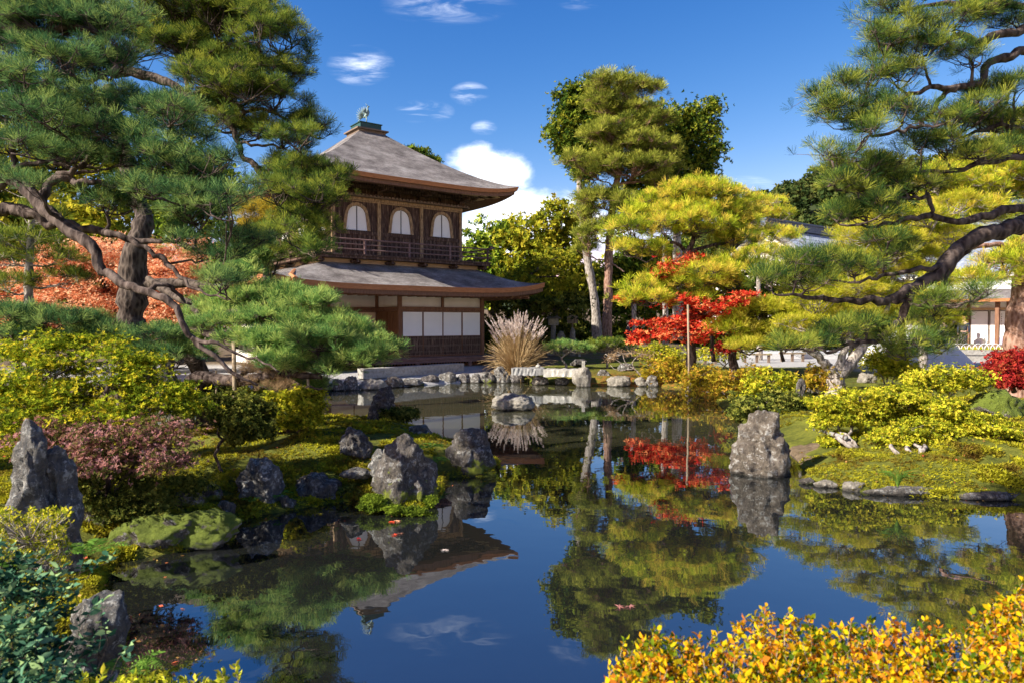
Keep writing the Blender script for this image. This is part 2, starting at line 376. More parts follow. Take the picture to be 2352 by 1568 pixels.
def build_ground():
    xs = np.concatenate([np.linspace(-900, -60, 22), np.linspace(-55, -14, 42), np.arange(-13.5, 12.5, .13), np.linspace(13, 55, 44), np.linspace(60, 900, 30)])
    ys = np.concatenate([np.linspace(-300, -8, 10), np.linspace(-6, 1.5, 12), np.arange(1.8, 29, .13), np.linspace(29.5, 70, 50), np.linspace(75, 260, 34), np.linspace(300, 2000, 12)])
    X, Y = np.meshgrid(xs, ys, indexing='ij'); Z = terrain_h(X, Y)
    n, m = X.shape; V = np.stack([X, Y, Z], -1).reshape(-1, 3)
    i, j = np.meshgrid(np.arange(n-1), np.arange(m-1), indexing='ij'); a = (i*m+j).ravel()
    Fa = np.stack([a, a+m, a+m+1, a+1], 1)
    mt, t = newmat('garden_ground')
    o = mesh_np('ground', V, Fa, mt, smooth=True); tag(o, kind='structure')
    x, y = V[:, 0], V[:, 1]
    # what the ground is made of, by place: r moss, g pale gravel, b fallen red leaves
    moss = np.clip(sstep(16.5, 14, y) + sstep(-1, 1, x)*sstep(12.5, 9, x)*sstep(30, 25, y) + .5*sstep(0,3,x)*sstep(45,30,y), 0, 1)
    moss = np.where((x > 3.9+.4*np.sin(y*3)) & (x < 5.0+.3*np.sin(y*5)) & (y > 10.7) & (y < 12.3+.3*np.sin(x*7)), moss*.3, moss)
    gravel = sstep(19.5, 21, y)*sstep(31, 28, y)*sstep(-.6, -1.6, x)*sstep(-22, -16, x)
    gravel = np.maximum(gravel, sstep(27.5, 28.5, y)*sstep(36.5, 35, y)*sstep(8, 9.5, x)*sstep(40, 36, x))
    gravel = np.maximum(gravel, sstep(23.5, 24.5, y)*sstep(36.5, 35, y)*sstep(12.5, 13.5, x)*sstep(40, 36, x))
    red = np.exp(-(((x-4.2)/1.8)**2+((y-24.5)/1.6)**2))
    colr = np.stack([moss, gravel, red, np.ones_like(moss)], 1).astype(np.float32)
    ca = o.data.color_attributes.new('zone', 'FLOAT_COLOR', 'POINT'); ca.data.foreach_set('color', colr.ravel())
    at = t.n('ShaderNodeAttribute', attribute_name='zone'); sp = t.n('ShaderNodeSeparateColor'); t.l(at.outputs['Color'], sp.inputs[0])
    co = objco(t); n1 = t.noise(co, 1.3, 6, .65); n2 = t.noise(co, 9, 8, .75); n3 = t.noise(co, 45, 5, .7)
    soil = t.ramp(t.math('ADD', t.math('MULTIPLY', n2, .6), t.math('MULTIPLY', n3, .4)), [(.35, (.05, .035, .02)), (.5, (.14, .10, .06)), (.66, (.26, .20, .13))])
    mossc = t.ramp(t.math('ADD', t.math('MULTIPLY', n1, .5), t.math('MULTIPLY', n2, .5)), [(.34, (.03, .03, .008)), (.46, (.075, .085, .012)), (.58, (.15, .155, .02)), (.7, (.26, .22, .035))])
    grav = t.ramp(n3, [(.3, (.28, .27, .26)), (.7, (.46, .45, .43))])
    mk = t.math('GREATER_THAN', t.math('ADD', sp.outputs[0], t.math('MULTIPLY', t.math('SUBTRACT', n1, .5), .9)), .42)
    c = t.mix(mk, soil, mossc); c = t.mix(sp.outputs[1], c, grav)
    rk = t.math('MULTIPLY', sp.outputs[2], t.ramp(n2, [(.45, (0, 0, 0)), (.6, (1, 1, 1))])); c = t.mix(rk, c, (.38, .09, .03))
    ge = t.n('ShaderNodeNewGeometry'); gs = t.n('ShaderNodeSeparateXYZ'); t.l(ge.outputs['Position'], gs.inputs[0]); c = t.mix(t.math('GREATER_THAN', gs.outputs[2], 4.0), c, (.03, .042, .014))
    finish(t, c, .95, t.math('ADD', n3, t.math('MULTIPLY', n2, .7)), .8, .04, .15)
    # water
    mw, t = newmat('pond_water')
    co = objco(t); nw = t.noise(co, 1.6, 3, .5); 
    b = t.n('ShaderNodeBump'); b.inputs['Strength'].default_value = .045; b.inputs['Distance'].default_value = .05; t.l(nw, b.inputs['Height'])
    d = t.n('ShaderNodeBsdfDiffuse'); d.inputs[0].default_value = (.026, .026, .013, 1)
    sw = t.n('ShaderNodeSeparateXYZ'); t.l(co, sw.inputs[0]); lit_silt = t.n('ShaderNodeMapRange', interpolation_type='SMOOTHSTEP'); lit_silt.inputs[1].default_value = 11; lit_silt.inputs[2].default_value = 18  # silty far water; its sunlight and the near shade are put into colour
    t.l(t.math('ADD', sw.outputs[1], t.math('MULTIPLY', t.noise(co, .35, 3, .5), 3)), lit_silt.inputs[0]); t.l(t.mix(lit_silt.outputs[0], (.010, .011, .010), (.062, .058, .028)), d.inputs[0])
    g = t.n('ShaderNodeBsdfGlossy'); g.inputs['Roughness'].default_value = .012; g.inputs[0].default_value = (.80, .84, .88, 1); t.l(b.outputs[0], g.inputs['Normal'])
    fr = t.n('ShaderNodeFresnel'); fr.inputs[0].default_value = 1.75; t.l(b.outputs[0], fr.inputs['Normal'])
    fm = t.math('ADD', t.math('MULTIPLY', fr.outputs[0], .85), .22, clamp=True)
    mx = t.n('ShaderNodeMixShader'); t.l(fm, mx.inputs[0]); t.l(d.outputs[0], mx.inputs[1]); t.l(g.outputs[0], mx.inputs[2])
    out = t.n('ShaderNodeOutputMaterial'); t.l(mx.outputs[0], out.inputs[0])
    w = MB().add([(-14, 2.0, 0), (12, 2.0, 0), (12, 27, 0), (-14, 27, 0)], [(0, 1, 2, 3)]).build('pond_water', mw); tag(w, kind='structure')
build_ground()
# ------------------------------------------------------------ the two storey pavilion
PO = Vector((-4.44, 27.55, 0)); PRZ = math.atan2(.6, .8)
def roof(mb_top, mb_edge, mb_soff, outer, inner, ze, zt, curl, gexp, thick=.2, nq=26, nt=14, soffit_in=None, soffit_z=None):
    ox0, ox1, oy0, oy1 = outer; ix0, ix1, iy0, iy1 = inner
    oc = [(ox0, oy0), (ox1, oy0), (ox1, oy1), (ox0, oy1)]; ic = [(ix0, iy0), (ix1, iy0), (ix1, iy1), (ix0, iy1)]
    for f in range(4):
        o0, o1, i0, i1 = oc[f], oc[(f+1) % 4], ic[f], ic[(f+1) % 4]
        def P(q, t):
            ea = Vector(o0).lerp(Vector(o1), q); ia = Vector(i0).lerp(Vector(i1), q); p = ea.lerp(ia, t)
            c = abs(2*q-1)**4.5*curl*(1-t)**3
            return (p.x, p.y, ze+(zt-ze)*t**gexp + c)
        vs = []; 
        qs = [i/nq for i in range(nq+1)]
        for i in range(nt+1):
            vs += [P(q, i/nt) for q in qs]
        k = nq+1
        mb_top.add(vs, [(i*k+j, i*k+j+1, (i+1)*k+j+1, (i+1)*k+j) for i in range(nt) for j in range(nq)])
        # thick bark edge and the timber fascia under it, each stepping in
        def strip(mb, t0, dz0, t1, dz1):
            a = [Vector(P(q, t0)) + Vector((0, 0, dz0)) for q in qs]; b = [Vector(P(q, t1)) + Vector((0, 0, dz1)) for q in qs]
            mb.add(a+b, [(j, k+j, k+j+1, j+1) for j in range(nq)])
        def zfix(t): return -((ze+(zt-ze)*t**gexp)-ze)
        strip(mb_edge, 0, 0, .012, -thick*.7)
        strip(mb_soff, .012, -thick*.7, .03, -thick*.7+zfix(.03))
        strip(mb_soff, .03, -thick*.7+zfix(.03), .033, -thick*1.25+zfix(.033))
        if soffit_in:
            sx0, sx1, sy0, sy1 = soffit_in; sc = [(sx0, sy0), (sx1, sy0), (sx1, sy1), (sx0, sy1)]
            s0, s1 = Vector(sc[f]), Vector(sc[(f+1) % 4])
            a = [Vector(P(q, .033)) + Vector((0, 0, -thick*1.25+zfix(.033))) for q in qs]
            b = [Vector((*s0.lerp(s1, q), soffit_z)) for q in qs]
            mb_soff.add(a+b, [(j, k+j, k+j+1, j+1) for j in range(nq)])
def arch_poly(ac, z0, hw=.5, h=1.0, extra=0.0, n=9):
    """bell shaped window outline"""
    pts = [(-hw-extra*1.0, z0-extra*.0), (hw+extra, z0-extra*.0)]
    L = [(hw*.92+extra, z0+h*.35), (hw*.84+extra, z0+h*.62), (hw*.78+extra, z0+h*.74), (hw*.60+extra*.9, z0+h*.88+extra*.6), (hw*.34+extra*.5, z0+h*.965+extra), (0, z0+h+extra*1.2)]
    pts += L + [(-a, z) for a, z in reversed(L[:-1])]
    return [(ac+a, z) for a, z in pts]
def build_pavilion():
    pv = thing('pavilion', 'two storey dark timber pavilion with curved grey shingle roofs and white bell windows', 'building', PO, PRZ)
    SX0, SX1, SY0, SY1 = -2.33, 3.49, 1.0, 7.4
    front = lambda a, b, z: (a, SY0-b, z)
    left = lambda a, b, z: (SX0-b, a, z)
    right = lambda a, b, z: (SX1+b, a, z)
    # upper roof
    t_, e_, s_ = MB(), MB(), MB()
    roof(t_, e_, s_, (SX0-1.84, SX1+1.84, SY0-1.8, SY1+1.8), (.08, 1.08, 3.7, 4.7), 7.73, 10.6, .30, 1.22, .24, soffit_in=(SX0+.1, SX1-.1, SY0+.1, SY1-.1), soffit_z=7.75)
    ur = t_.build('upper_roof', M['shake'], pv, True)
    e_.build('roof_edge', M['bark_edge'], ur); s_.build('soffit', M['wood_brown'], ur)
    MB().box(-.06, 1.22, 3.56, 4.84, 10.48, 10.6).box(-.16, 1.32, 3.46, 4.94, 10.6, 10.66).build('roof_plinth', M['wood_mid'], ur)
    MB().box(.08, 1.08, 3.7, 4.7, 10.66, 10.93).box(.04, 1.12, 3.66, 4.74, 10.93, 10.96).build('roof_cap', M['green_metal'], ur)
    # hidden solid of the upper storey
    MB().box(SX0+.05, SX1-.05, SY0+.05, SY1-.05, 4.4, 7.9).build('upper_wall', M['wood_dark'], pv)
    planks = MB(); bands = MB(); posts = MB(); light = MB(); tiles = MB(); brk = MB(); boards = MB(); rails_in = MB()
    for tf, a0, a1, nb in ((front, SX0, SX1, 3), (left, SY0, SY1, 3), (right, SY0, SY1, 3)):
        bay = (a1-a0)/nb
        for i in range(nb+1):
            a = a0+i*bay; lo = -.09 if i == 0 else -.07; hi = .09 if i == nb else .07
            posts.box(max(a+lo, a0-.06), min(a+hi, a1+.06), -.05, .05, 4.7, 7.05, tf).cut()
        light.box(a0-.08, a1+.08, -.04, .07, 7.02, 7.16, tf)      # pale head beam
        light.box(a0-.08, a1+.08, -.04, .03, 6.96, 7.015, tf)
        bands.box(a0, a1, -.04, .045, 5.66, 5.80, tf); bands.box(a0, a1, -.04, .03, 5.26, 5.31, tf)
        n = int((a1-a0+.5)/.16)
        for i in range(n):                                         # row of small rounded tile ends
            a = a0-.25+(i+.5)*(a1-a0+.5)/n
            vs = [tf(a+dx, b, z) for b, dz in ((.10, 0), (.34, -.09)) for dx, z in ((-.07, 7.24+dz), (-.05, 7.29+dz), (0, 7.31+dz), (.05, 7.29+dz), (.07, 7.24+dz))]
            tiles.add(vs, [(0, 1, 6, 5), (1, 2, 7, 6), (2, 3, 8, 7), (3, 4, 9, 8), (5, 6, 7, 8, 9), (0, 5, 9, 4)])
        tiles.box(a0-.25, a1+.25, .05, .33, 7.13, 7.155, tf)
        # brackets and the purlin that carries the eave
        for i in range(nb*2+1):
            a = a0+i*bay/2
            if i % 2 == 0:
                brk.box(a-.12, a+.12, .0, .14, 7.28, 7.42, tf); brk.box(a-.07, a+.07, .0, .75, 7.42, 7.52, tf)
                brk.box(a-.30, a+.30, .02, .14, 7.44, 7.53, tf); brk.box(a-.34, a+.34, .52, .66, 7.54, 7.6, tf)
                brk.box(a-.09, a+.09, .50, .68, 7.47, 7.55, tf)
            else:
                brk.box(a-.05, a+.05, .0, .08, 7.28, 7.46, tf); brk.box(a-.11, a+.11, .0, .1, 7.46, 7.53, tf)
            brk.cut()
        bands.box(a0-.9, a1+.9, .55, .70, 7.60, 7.70, tf); bands.box(a0, a1, -.02, .08, 7.5, 7.62, tf)
        nn = int((a1-a0+3)/.97)
        for i in range(nn):
            a = a0-1.4+(i+.5)*(a1-a0+2.8)/nn
            boards.box(a-.40, a+.40, .74, 1.10, 7.60, 7.635, tf).cut()
        # bell windows
        for i in range(nb):
            ac = a0+(i+.5)*bay
            fr = MB().ring(arch_poly(ac, 5.82, .47, .98, .10), arch_poly(ac, 5.82, .46, .97, .0), .02, .085, tf).build('window_frame', M['wood_worn'], pv)
            pn = MB().prism(arch_poly(ac, 5.82, .45, .96), .0, .035, tf).build('window_pane', M['paper'], fr)
            MB().box(ac-.013, ac+.013, .036, .055, 5.82, 6.76, tf).build('mullion', M['dark'], pn)
        # vertical boards between and under the windows
        nbd = int((a1-a0)/.2)
        for i in range(nbd):
            a = a0+(i+.5)*(a1-a0)/nbd; j = .004*(i % 3)
            planks.box(a-.094, a+.094, -.06, -.005+j, 5.8, 6.98, tf)
            planks.box(a-.090, a+.090, -.06, .006+j, 4.75, 5.28, tf); planks.box(a-.090, a+.090, -.06, .004+j, 5.30, 5.68, tf)
            rails_in.box(a-.008, a+.008, .0, .022, 4.75, 5.66, tf)
    planks.build('wall_boards', M['wood_dark'], pv); bands.build('wall_beams', M['wood_dark'], pv); posts.build_each('wall_post', M['wood_worn'], pv)
    light.build('head_beam', M['wood_worn'], pv); tiles.build('tile_band', M['wood_mid'], pv); brk.build_each('bracket', M['wood_dark'], pv)
    boards.build_each('eave_board', M['wood_light'], pv); rails_in.build('wall_battens', M['wood_mid'], pv)
    # balcony
    BX0, BX1, BY0, BY1 = SX0-1.1, SX1+.95, 0.0, SY1+1.0
    bf = MB().box(BX0, BX1, BY0, BY1, 4.73, 4.80).box(BX0+.04, BX1-.04, BY0+.04, BY1-.04, 4.63, 4.727)
    bal = bf.build('balcony', M['wood_dark'], pv)
    rl = MB()
    def handrail(a, b):
        (x0, y0), (x1, y1) = a, b; L = math.hypot(x1-x0, y1-y0); dx, dy = (x1-x0)/L, (y1-y0)/L
        for z, r, ext in ((5.36, .032, .38), (5.17, .022, .2), (4.98, .028, .2)):
            pts = [(x0-dx*ext, y0-dy*ext, z+(.09 if z > 5.3 else 0)), (x0-dx*ext*.4, y0-dy*ext*.4, z+.01), (x0, y0, z), (x1, y1, z), (x1+dx*ext*.4, y1+dy*ext*.4, z+.01), (x1+dx*ext, y1+dy*ext, z+(.09 if z > 5.3 else 0))]
            rl.tube(pts, r, 6)
        n = max(2, round(L/1.95))
        for i in range(n+1):
            x = x0+(x1-x0)*i/n; y = y0+(y1-y0)*i/n; rl.box(x-.035, x+.035, y-.035, y+.035, 4.8, 5.36)
    q = .12
    handrail((BX0+q, BY0+q), (BX1-q, BY0+q)); handrail((BX0+q, BY0+q), (BX0+q, BY1)); handrail((BX1-q, BY0+q), (BX1-q, BY1))
    rl.build('railing', M['veranda'], bal)
    MB().box(BX0+.45, BX1-.45, .42, BY1-.3, 4.25, 4.632).build('pale_skirt', M['wood_light'], pv)
    bk = MB()
    for i in range(6):                                             # carved cloud brackets on the skirt
        a = BX0+.25+(BX1-BX0-.5)*i/5
        for dx, r in ((-.14, .07), (0, .1), (.14, .07)): bk.ball((a+dx, .33, 4.55-abs(dx)*.1), (r*1.15, .12, r), 8, 6)
        bk.box(a-.05, a+.05, .1, .6, 4.5, 4.64).cut()
    for i in range(5):
        y = .35+i*1.7
        for sx in (BX0+.33,):
            for dy, r in ((-.14, .07), (0, .1), (.14, .07)): bk.ball((sx, y+dy, 4.55), (.12, r*1.15, r), 8, 6)
            bk.cut()
    bk.build_each('carved_bracket', M['wood_dark'], bal)
    # lower roof
    t_, e_, s_ = MB(), MB(), MB()
    roof(t_, e_, s_, (-5.81, 6.21, -1.5, 9.9), (BX0+.42, BX1-.42, .40, 8.0), 3.58, 4.47, .34, 1.15, .28, soffit_in=(-3.9, 3.7, .2, 8.2), soffit_z=3.62)
    lr = t_.build('lower_roof', M['shake'], pv, True); e_.build('roof_edge', M['bark_edge'], lr); s_.build('soffit', M['wood_brown'], lr)
    rp = MB().tube([(-4.75, -1.62, 3.66), (-4.72, -1.1, 3.80), (-4.3, -.3, 4.05)], [.10, .10, .07], 6); rp.build('ridge_end', M['bark_edge'], lr)
    rf = MB()
    n = 26
    for i in range(n):
        a = -5.3+11.0*(i+.5)/n
        rf.box(a-.035, a+.035, -1.28, .1, 3.22, 3.29).cut()
    for i in range(20):
        y = -1.0+10.4*(i+.5)/20; rf.box(3.8, 5.9, y-.035, y+.035, 3.22, 3.29).cut().box(-5.5, -4.0, y-.035, y+.035, 3.22, 3.29).cut()
    rf.box(-5.35, 5.75, -.98, -.88, 3.29, 3.36)
    rf.build_each('rafter', M['wood_brown'], lr)
    # lower storey
    R0, R1 = 0.0, 3.94; LX = -4.1; K = 2.0; D1 = 8.3
    MB().box(R0+.04, R1-.04, .06, D1, .45, 3.6).box(LX+.04, R0, K+.06, D1, .45, 3.6).build('lower_wall', M['plaster'], pv)
    fA = lambda a, b, z: (a, 0-b, z)          # front wing
    fB = lambda a, b, z: (a, K-b, z)          # recessed wall
    fC = lambda a, b, z: (R0-b, a, z)         # side of the wing, sliding doors
    fD = lambda a, b, z: (R1+b, a, z)
    pst = MB(); bm = MB()
    def post(a, tf, w=.065, z0=.45, z1=3.42): pst.box(a-w, a+w, -.065, .065, z0, z1, tf).cut()
    for a in (R0, R1): post(a, fA, .075)
    pst.box(1.92, 2.02, -.03, .05, 2.83, 3.4, fA).cut()
    for a in (LX, LX+1.97, LX+3.94-.0): post(a, fB, .06) if a < -.2 else None
    post(K, fC, .055)
    for tf, a0, a1 in ((fA, R0+.08, R1-.08), (fB, LX, R0), (fC, .08, K-.05), (fD, 0.08, D1)):
        bm.box(a0, a1, -.03, .045, 2.70, 2.83, tf); bm.box(a0, a1, -.03, .06, 3.33, 3.42, tf); bm.box(a0, a1, -.03, .04, 2.655, 2.695, tf); bm.box(a0, a1, -.03, .05, .83, .90, tf)
    pst.build_each('post', M['wood_brown'], pv); bm.build('beams', M['wood_brown'], pv)
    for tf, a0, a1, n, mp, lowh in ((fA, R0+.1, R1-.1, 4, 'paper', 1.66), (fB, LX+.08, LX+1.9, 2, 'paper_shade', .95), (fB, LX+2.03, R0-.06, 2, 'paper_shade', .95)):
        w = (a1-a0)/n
        for i in range(n):
            s = a0+i*w; off = .012*(i % 2)
            f = MB().ring([(s+.003, .905), (s+w-.003, .905), (s+w-.003, 2.65), (s+.003, 2.65)], [(s+.028, lowh), (s+w-.028, lowh), (s+w-.028, 2.62), (s+.028, 2.62)], .0+off, .03+off, tf)
            fr = f.build('sliding_screen', M['wood_brown'], pv)
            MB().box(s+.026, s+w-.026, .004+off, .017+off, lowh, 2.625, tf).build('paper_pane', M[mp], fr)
            if mp == 'paper':
                lb = MB(); lb.box(s+.026, s+w-.026, .031+off, .036+off, .92, lowh-.02, tf)
                lb.build('lower_board', M['wood_dark'], fr)
                ls = MB()
                for z in (1.02, 1.05, 1.24, 1.27, 1.30, 1.52, 1.55): ls.box(s+.01, s+w-.01, .037+off, .048+off, z, z+.012, tf)
                for j in range(9): ls.box(s+.05+j*(w-.1)/8-.004, s+.05+j*(w-.1)/8+.004, .0365+off, .042+off, .93, lowh-.03, tf)
                ls.build('slats', M['wood_mid'], fr)
            else:
                ls = MB()
                for z in (1.2, 1.45, 1.7, 1.95, 2.2, 2.42): ls.box(s+.026, s+w-.026, .0175+off, .0195+off, z, z+.01, tf)
                ls.build('slats', M['plaster'], fr)
    for i in range(2):
        s = .10+i*.92
        dr = MB().box(s, s+.90, .0+.012*i, .035+.012*i, .905, 2.65, fC).build('wooden_door', M['wood_door'], pv)
        MB().box(s+.43, s+.47, .036+.012*i, .044+.012*i, .93, 2.62, fC).box(s+.86, s+.895, .036+.012*i, .044+.012*i, .93, 2.62, fC).build('door_batten', M['wood_door'], dr)
    # veranda
    v = MB().box(LX-.1, R1+.75, -.72, -.07, .76, .83).box(R1+.07, R1+.75, -.07, D1, .76, .83).box(LX-.1, R0-.07, -.07, K-.07, .76, .83)
    v.box(LX-.08, R1+.72, -.68, -.60, .62, .757)
    vd = v.build('veranda', M['veranda'], pv)
    vp = MB()
    for a in (-4.0, -2.0, .45, 2.9, 4.6): vp.box(a-.06, a+.06, -.69, -.57, .40, .62).cut()
    vp.build_each('veranda_post', M['veranda'], vd)
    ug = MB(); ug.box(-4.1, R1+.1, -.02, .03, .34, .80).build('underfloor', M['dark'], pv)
    sl = MB()
    for i in range(60): a = -4+8.0*i/60; sl.box(a, a+.05, -.06, -.025, .5, .7)
    sl.box(-4.1, 4.05, -.065, -.026, .34, .5); sl.box(-4.1, 4.05, -.065, -.026, .7, .76)
    sl.build('underfloor_lattice', M['wood_brown'], pv)
    return pv
PV = build_pavilion()
def pv_world(x, y, z): 
    c, s = math.cos(PRZ), math.sin(PRZ); return Vector((PO.x+x*c-y*s, PO.y+x*s+y*c, z))
def build_phoenix():
    o = pv_world(.58, 4.2, 10.96); t = thing('bird_statue', 'small green bronze bird statue standing on the roof cap of the pavilion', 'statue', o, math.radians(8))
    b = MB()
    b.tube([(-.10, 0, .34), (-.02, 0, .40), (.05, 0, .50), (.09, 0, .60), (.07, 0, .70), (.06, 0, .78), (.10, 0, .84), (.16, 0, .845)], [.03, .075, .085, .07, .045, .036, .042, .008], 10)
    b.tube([(.07, 0, .84), (.03, 0, .92), (-.02, 0, .97)], [.02, .014, .004], 6)
    b.build('body', M['patina'], t, True)
    for s in (-1, 1):
        MB().tube([(.01, s*.045, .38), (.03, s*.05, .22), (.0, s*.05, .12), (.02, s*.05, 0)], [.034, .02, .014, .013], 7).tube([(-.03, s*.05, .012), (.09, s*.05, .012)], [.012, .008], 5).build('leg', M['patina'], t, True)
        w = MB()
        for i in range(6):
            a = math.radians(100+i*13); L = .34-.02*i
            w.tube([(.02, s*.07, .52), (.02+L*.5*math.cos(a), s*(.09+.02*i), .52+L*.55*math.sin(a)), (.02+L*math.cos(a), s*(.10+.02*i), .50+L*math.sin(a))], [.02, .022, .004], 5)
        w.build('wing', M['patina'], t, True)
    w = MB()
    for i in range(8):
        a = math.radians(95+i*17); L = .42-.012*i
        w.tube([(-.10, 0, .37), (-.10+L*.5*math.cos(a)-.03, (i-3.5)*.012, .37+L*.5*math.sin(a)), (-.12+L*math.cos(a)*.75-.05, (i-3.5)*.03, .36+L*math.sin(a))], [.018, .028, .006], 5)
    w.build('tail', M['patina'], t, True)
build_phoenix()
# ------------------------------------------------------------ generators: foliage, trees, rocks
def rot_to(dirs, rng):
    """rotation matrices taking z to dirs with a random spin"""
    d = dirs/np.maximum(np.linalg.norm(dirs, axis=1, keepdims=True), 1e-9)
    r = rng.normal(size=d.shape); x = r-d*np.sum(r*d, 1, keepdims=True); x /= np.maximum(np.linalg.norm(x, axis=1, keepdims=True), 1e-9)
    y = np.cross(d, x); return np.stack([x, y, d], 2)
def scatter(temps, P, D, scale, rng):
    """stamp templates (list of (verts, faces)) at P facing D"""
    P = np.asarray(P, float); R = rot_to(np.asarray(D, float), rng); sc = np.broadcast_to(scale, (len(P),))
    which = rng.randint(len(temps), size=len(P)); Vs = []; Fs = []; b = 0
    for k, (tv, tf) in enumerate(temps):
        ix = np.where(which == k)[0]
        if len(ix) == 0: continue
        v = np.einsum('nij,vj->nvi', R[ix], tv)*sc[ix, None, None]+P[ix, None, :]
        f = tf[None]+(np.arange(len(ix))*len(tv))[:, None, None]+b
        Vs.append(v.reshape(-1, 3)); Fs.append(f.reshape(-1, tf.shape[1])); b += len(ix)*len(tv)
    return np.concatenate(Vs), np.concatenate(Fs)
def t_tuft(n, L, w, spread, rng, stem=.35):
    vs = []; fs = []
    for i in range(n):
        th = spread*math.sqrt(rng.rand()); ph = rng.rand()*6.283
        d = np.array([math.sin(th)*math.cos(ph), math.sin(th)*math.sin(ph), math.cos(th)])
        s = np.cross(d, rng.normal(size=3)); s /= np.linalg.norm(s)
        if not vs: vs.append(np.array([0, 0, -stem*L*.5]))
        l = L*(.7+.5*rng.rand()); vs += [d*l-s*w/2, d*l+s*w/2]; fs.append([0, 2*i+1, 2*i+2])
    return np.array(vs), np.array(fs)
def t_leaf(L, w, bend=.15):
    return np.array([[0, 0, 0], [w/2, bend*L*.4, L*.5], [0, 0, L], [-w/2, bend*L*.4, L*.5]]), np.array([[0, 1, 2, 3]])
def t_sprig(n, L, w, rng, r=1.0):
    """a few leaves fanned round a point"""
    vs = []; fs = []
    for i in range(n):
        th = .5+.9*rng.rand(); ph = 6.283*(i+rng.rand()*.6)/n; d = np.array([math.sin(th)*math.cos(ph), math.sin(th)*math.sin(ph), math.cos(th)])
        s = np.cross(d, [0, 0, 1])+rng.normal(size=3)*.35; s /= np.linalg.norm(s); l = L*(.7+.5*rng.rand())
        
        if not vs: vs.append(np.zeros(3))
        vs += [d*l*.5+s*w/2, d*l+np.array([0, 0, -.12*l]), d*l*.5-s*w/2]; fs.append([0, 3*i+1, 3*i+2, 3*i+3])
    return np.array(vs), np.array(fs)
def _unused_star(L, rng):
    """five lobed maple leaf lying roughly flat, as two quads and a tip"""
    vs = [[0, 0, 0]]; fs = []
    out = []
    for k in range(5):
        a = math.radians(-100+50*k); r = L*(1 if k == 2 else .85 if k in (1, 3) else .6)
        out += [(math.sin(a)*r, math.cos(a)*r), (math.sin(a+.43)*r*.42, math.cos(a+.43)*r*.42)]
    out = out[:-1]
    v = [[0, -.05*L, 0]]+[[x, y, -.12*L*(x*x+y*y)/L/L] for x, y in out]
    f = []
    for k in range(5):
        c = 1+2*k; l = c-1 if k > 0 else 0; r = c+1 if k < 4 else 0
        f.append([0, l, c, r] if l and r else ([0, c, r, r] if not l else [0, l, c, c]))
    return v, f
def twigs_np(A, B, r0, r1, seg=3):
    """many thin straight twigs as one array of quads"""
    A = np.asarray(A, float); B = np.asarray(B, float); d = B-A; L = np.linalg.norm(d, axis=1, keepdims=True); d = d/np.maximum(L, 1e-9)
    x = np.cross(d, [0.31, .17, .93]); x /= np.maximum(np.linalg.norm(x, axis=1, keepdims=True), 1e-9); y = np.cross(d, x)
    vs = []
    for P, r in ((A, r0), (B, r1)):
        r = np.broadcast_to(r, (len(A),))[:, None]
        for k in range(seg):
            a = 2*math.pi*k/seg; vs.append(P+(x*math.cos(a)+y*math.sin(a))*r)
    V = np.stack(vs, 1); n = len(A); base = (np.arange(n)*2*seg)[:, None]
    F_ = np.concatenate([base+np.array([k, (k+1) % seg, seg+(k+1) % seg, seg+k]) for k in range(seg)], 0)
    return V.reshape(-1, 3), F_
def wiggle(pts, rad, n, amp, rng):
    """resample a polyline smoothly and add crooks"""
    P = np.array([list(p) for p in pts], float); R = np.array(rad, float) if not isinstance(rad, (int, float)) else np.full(len(P), float(rad))
    L = np.concatenate([[0], np.cumsum(np.linalg.norm(np.diff(P, axis=0), axis=1))]); u = np.linspace(0, L[-1], n)
    # catmull-rom
    Pe = np.vstack([2*P[0]-P[1], P, 2*P[-1]-P[-2]]); out = []; rr = np.interp(u, L, R)
    for x in u:
        i = min(max(np.searchsorted(L, x, side='right')-1, 0), len(P)-2); t = (x-L[i])/max(L[i+1]-L[i], 1e-9)
        p0, p1, p2, p3 = Pe[i], Pe[i+1], Pe[i+2], Pe[i+3]
        out.append(.5*((2*p1)+(-p0+p2)*t+(2*p0-5*p1+4*p2-p3)*t*t+(-p0+3*p1-3*p2+p3)*t**3))
    out = np.array(out); nz = rng.normal(size=out.shape); nz = (nz+np.roll(nz, 1, 0))*.5; nz[0] = 0; nz[-1] *= .3
    out += nz*amp; return out, rr
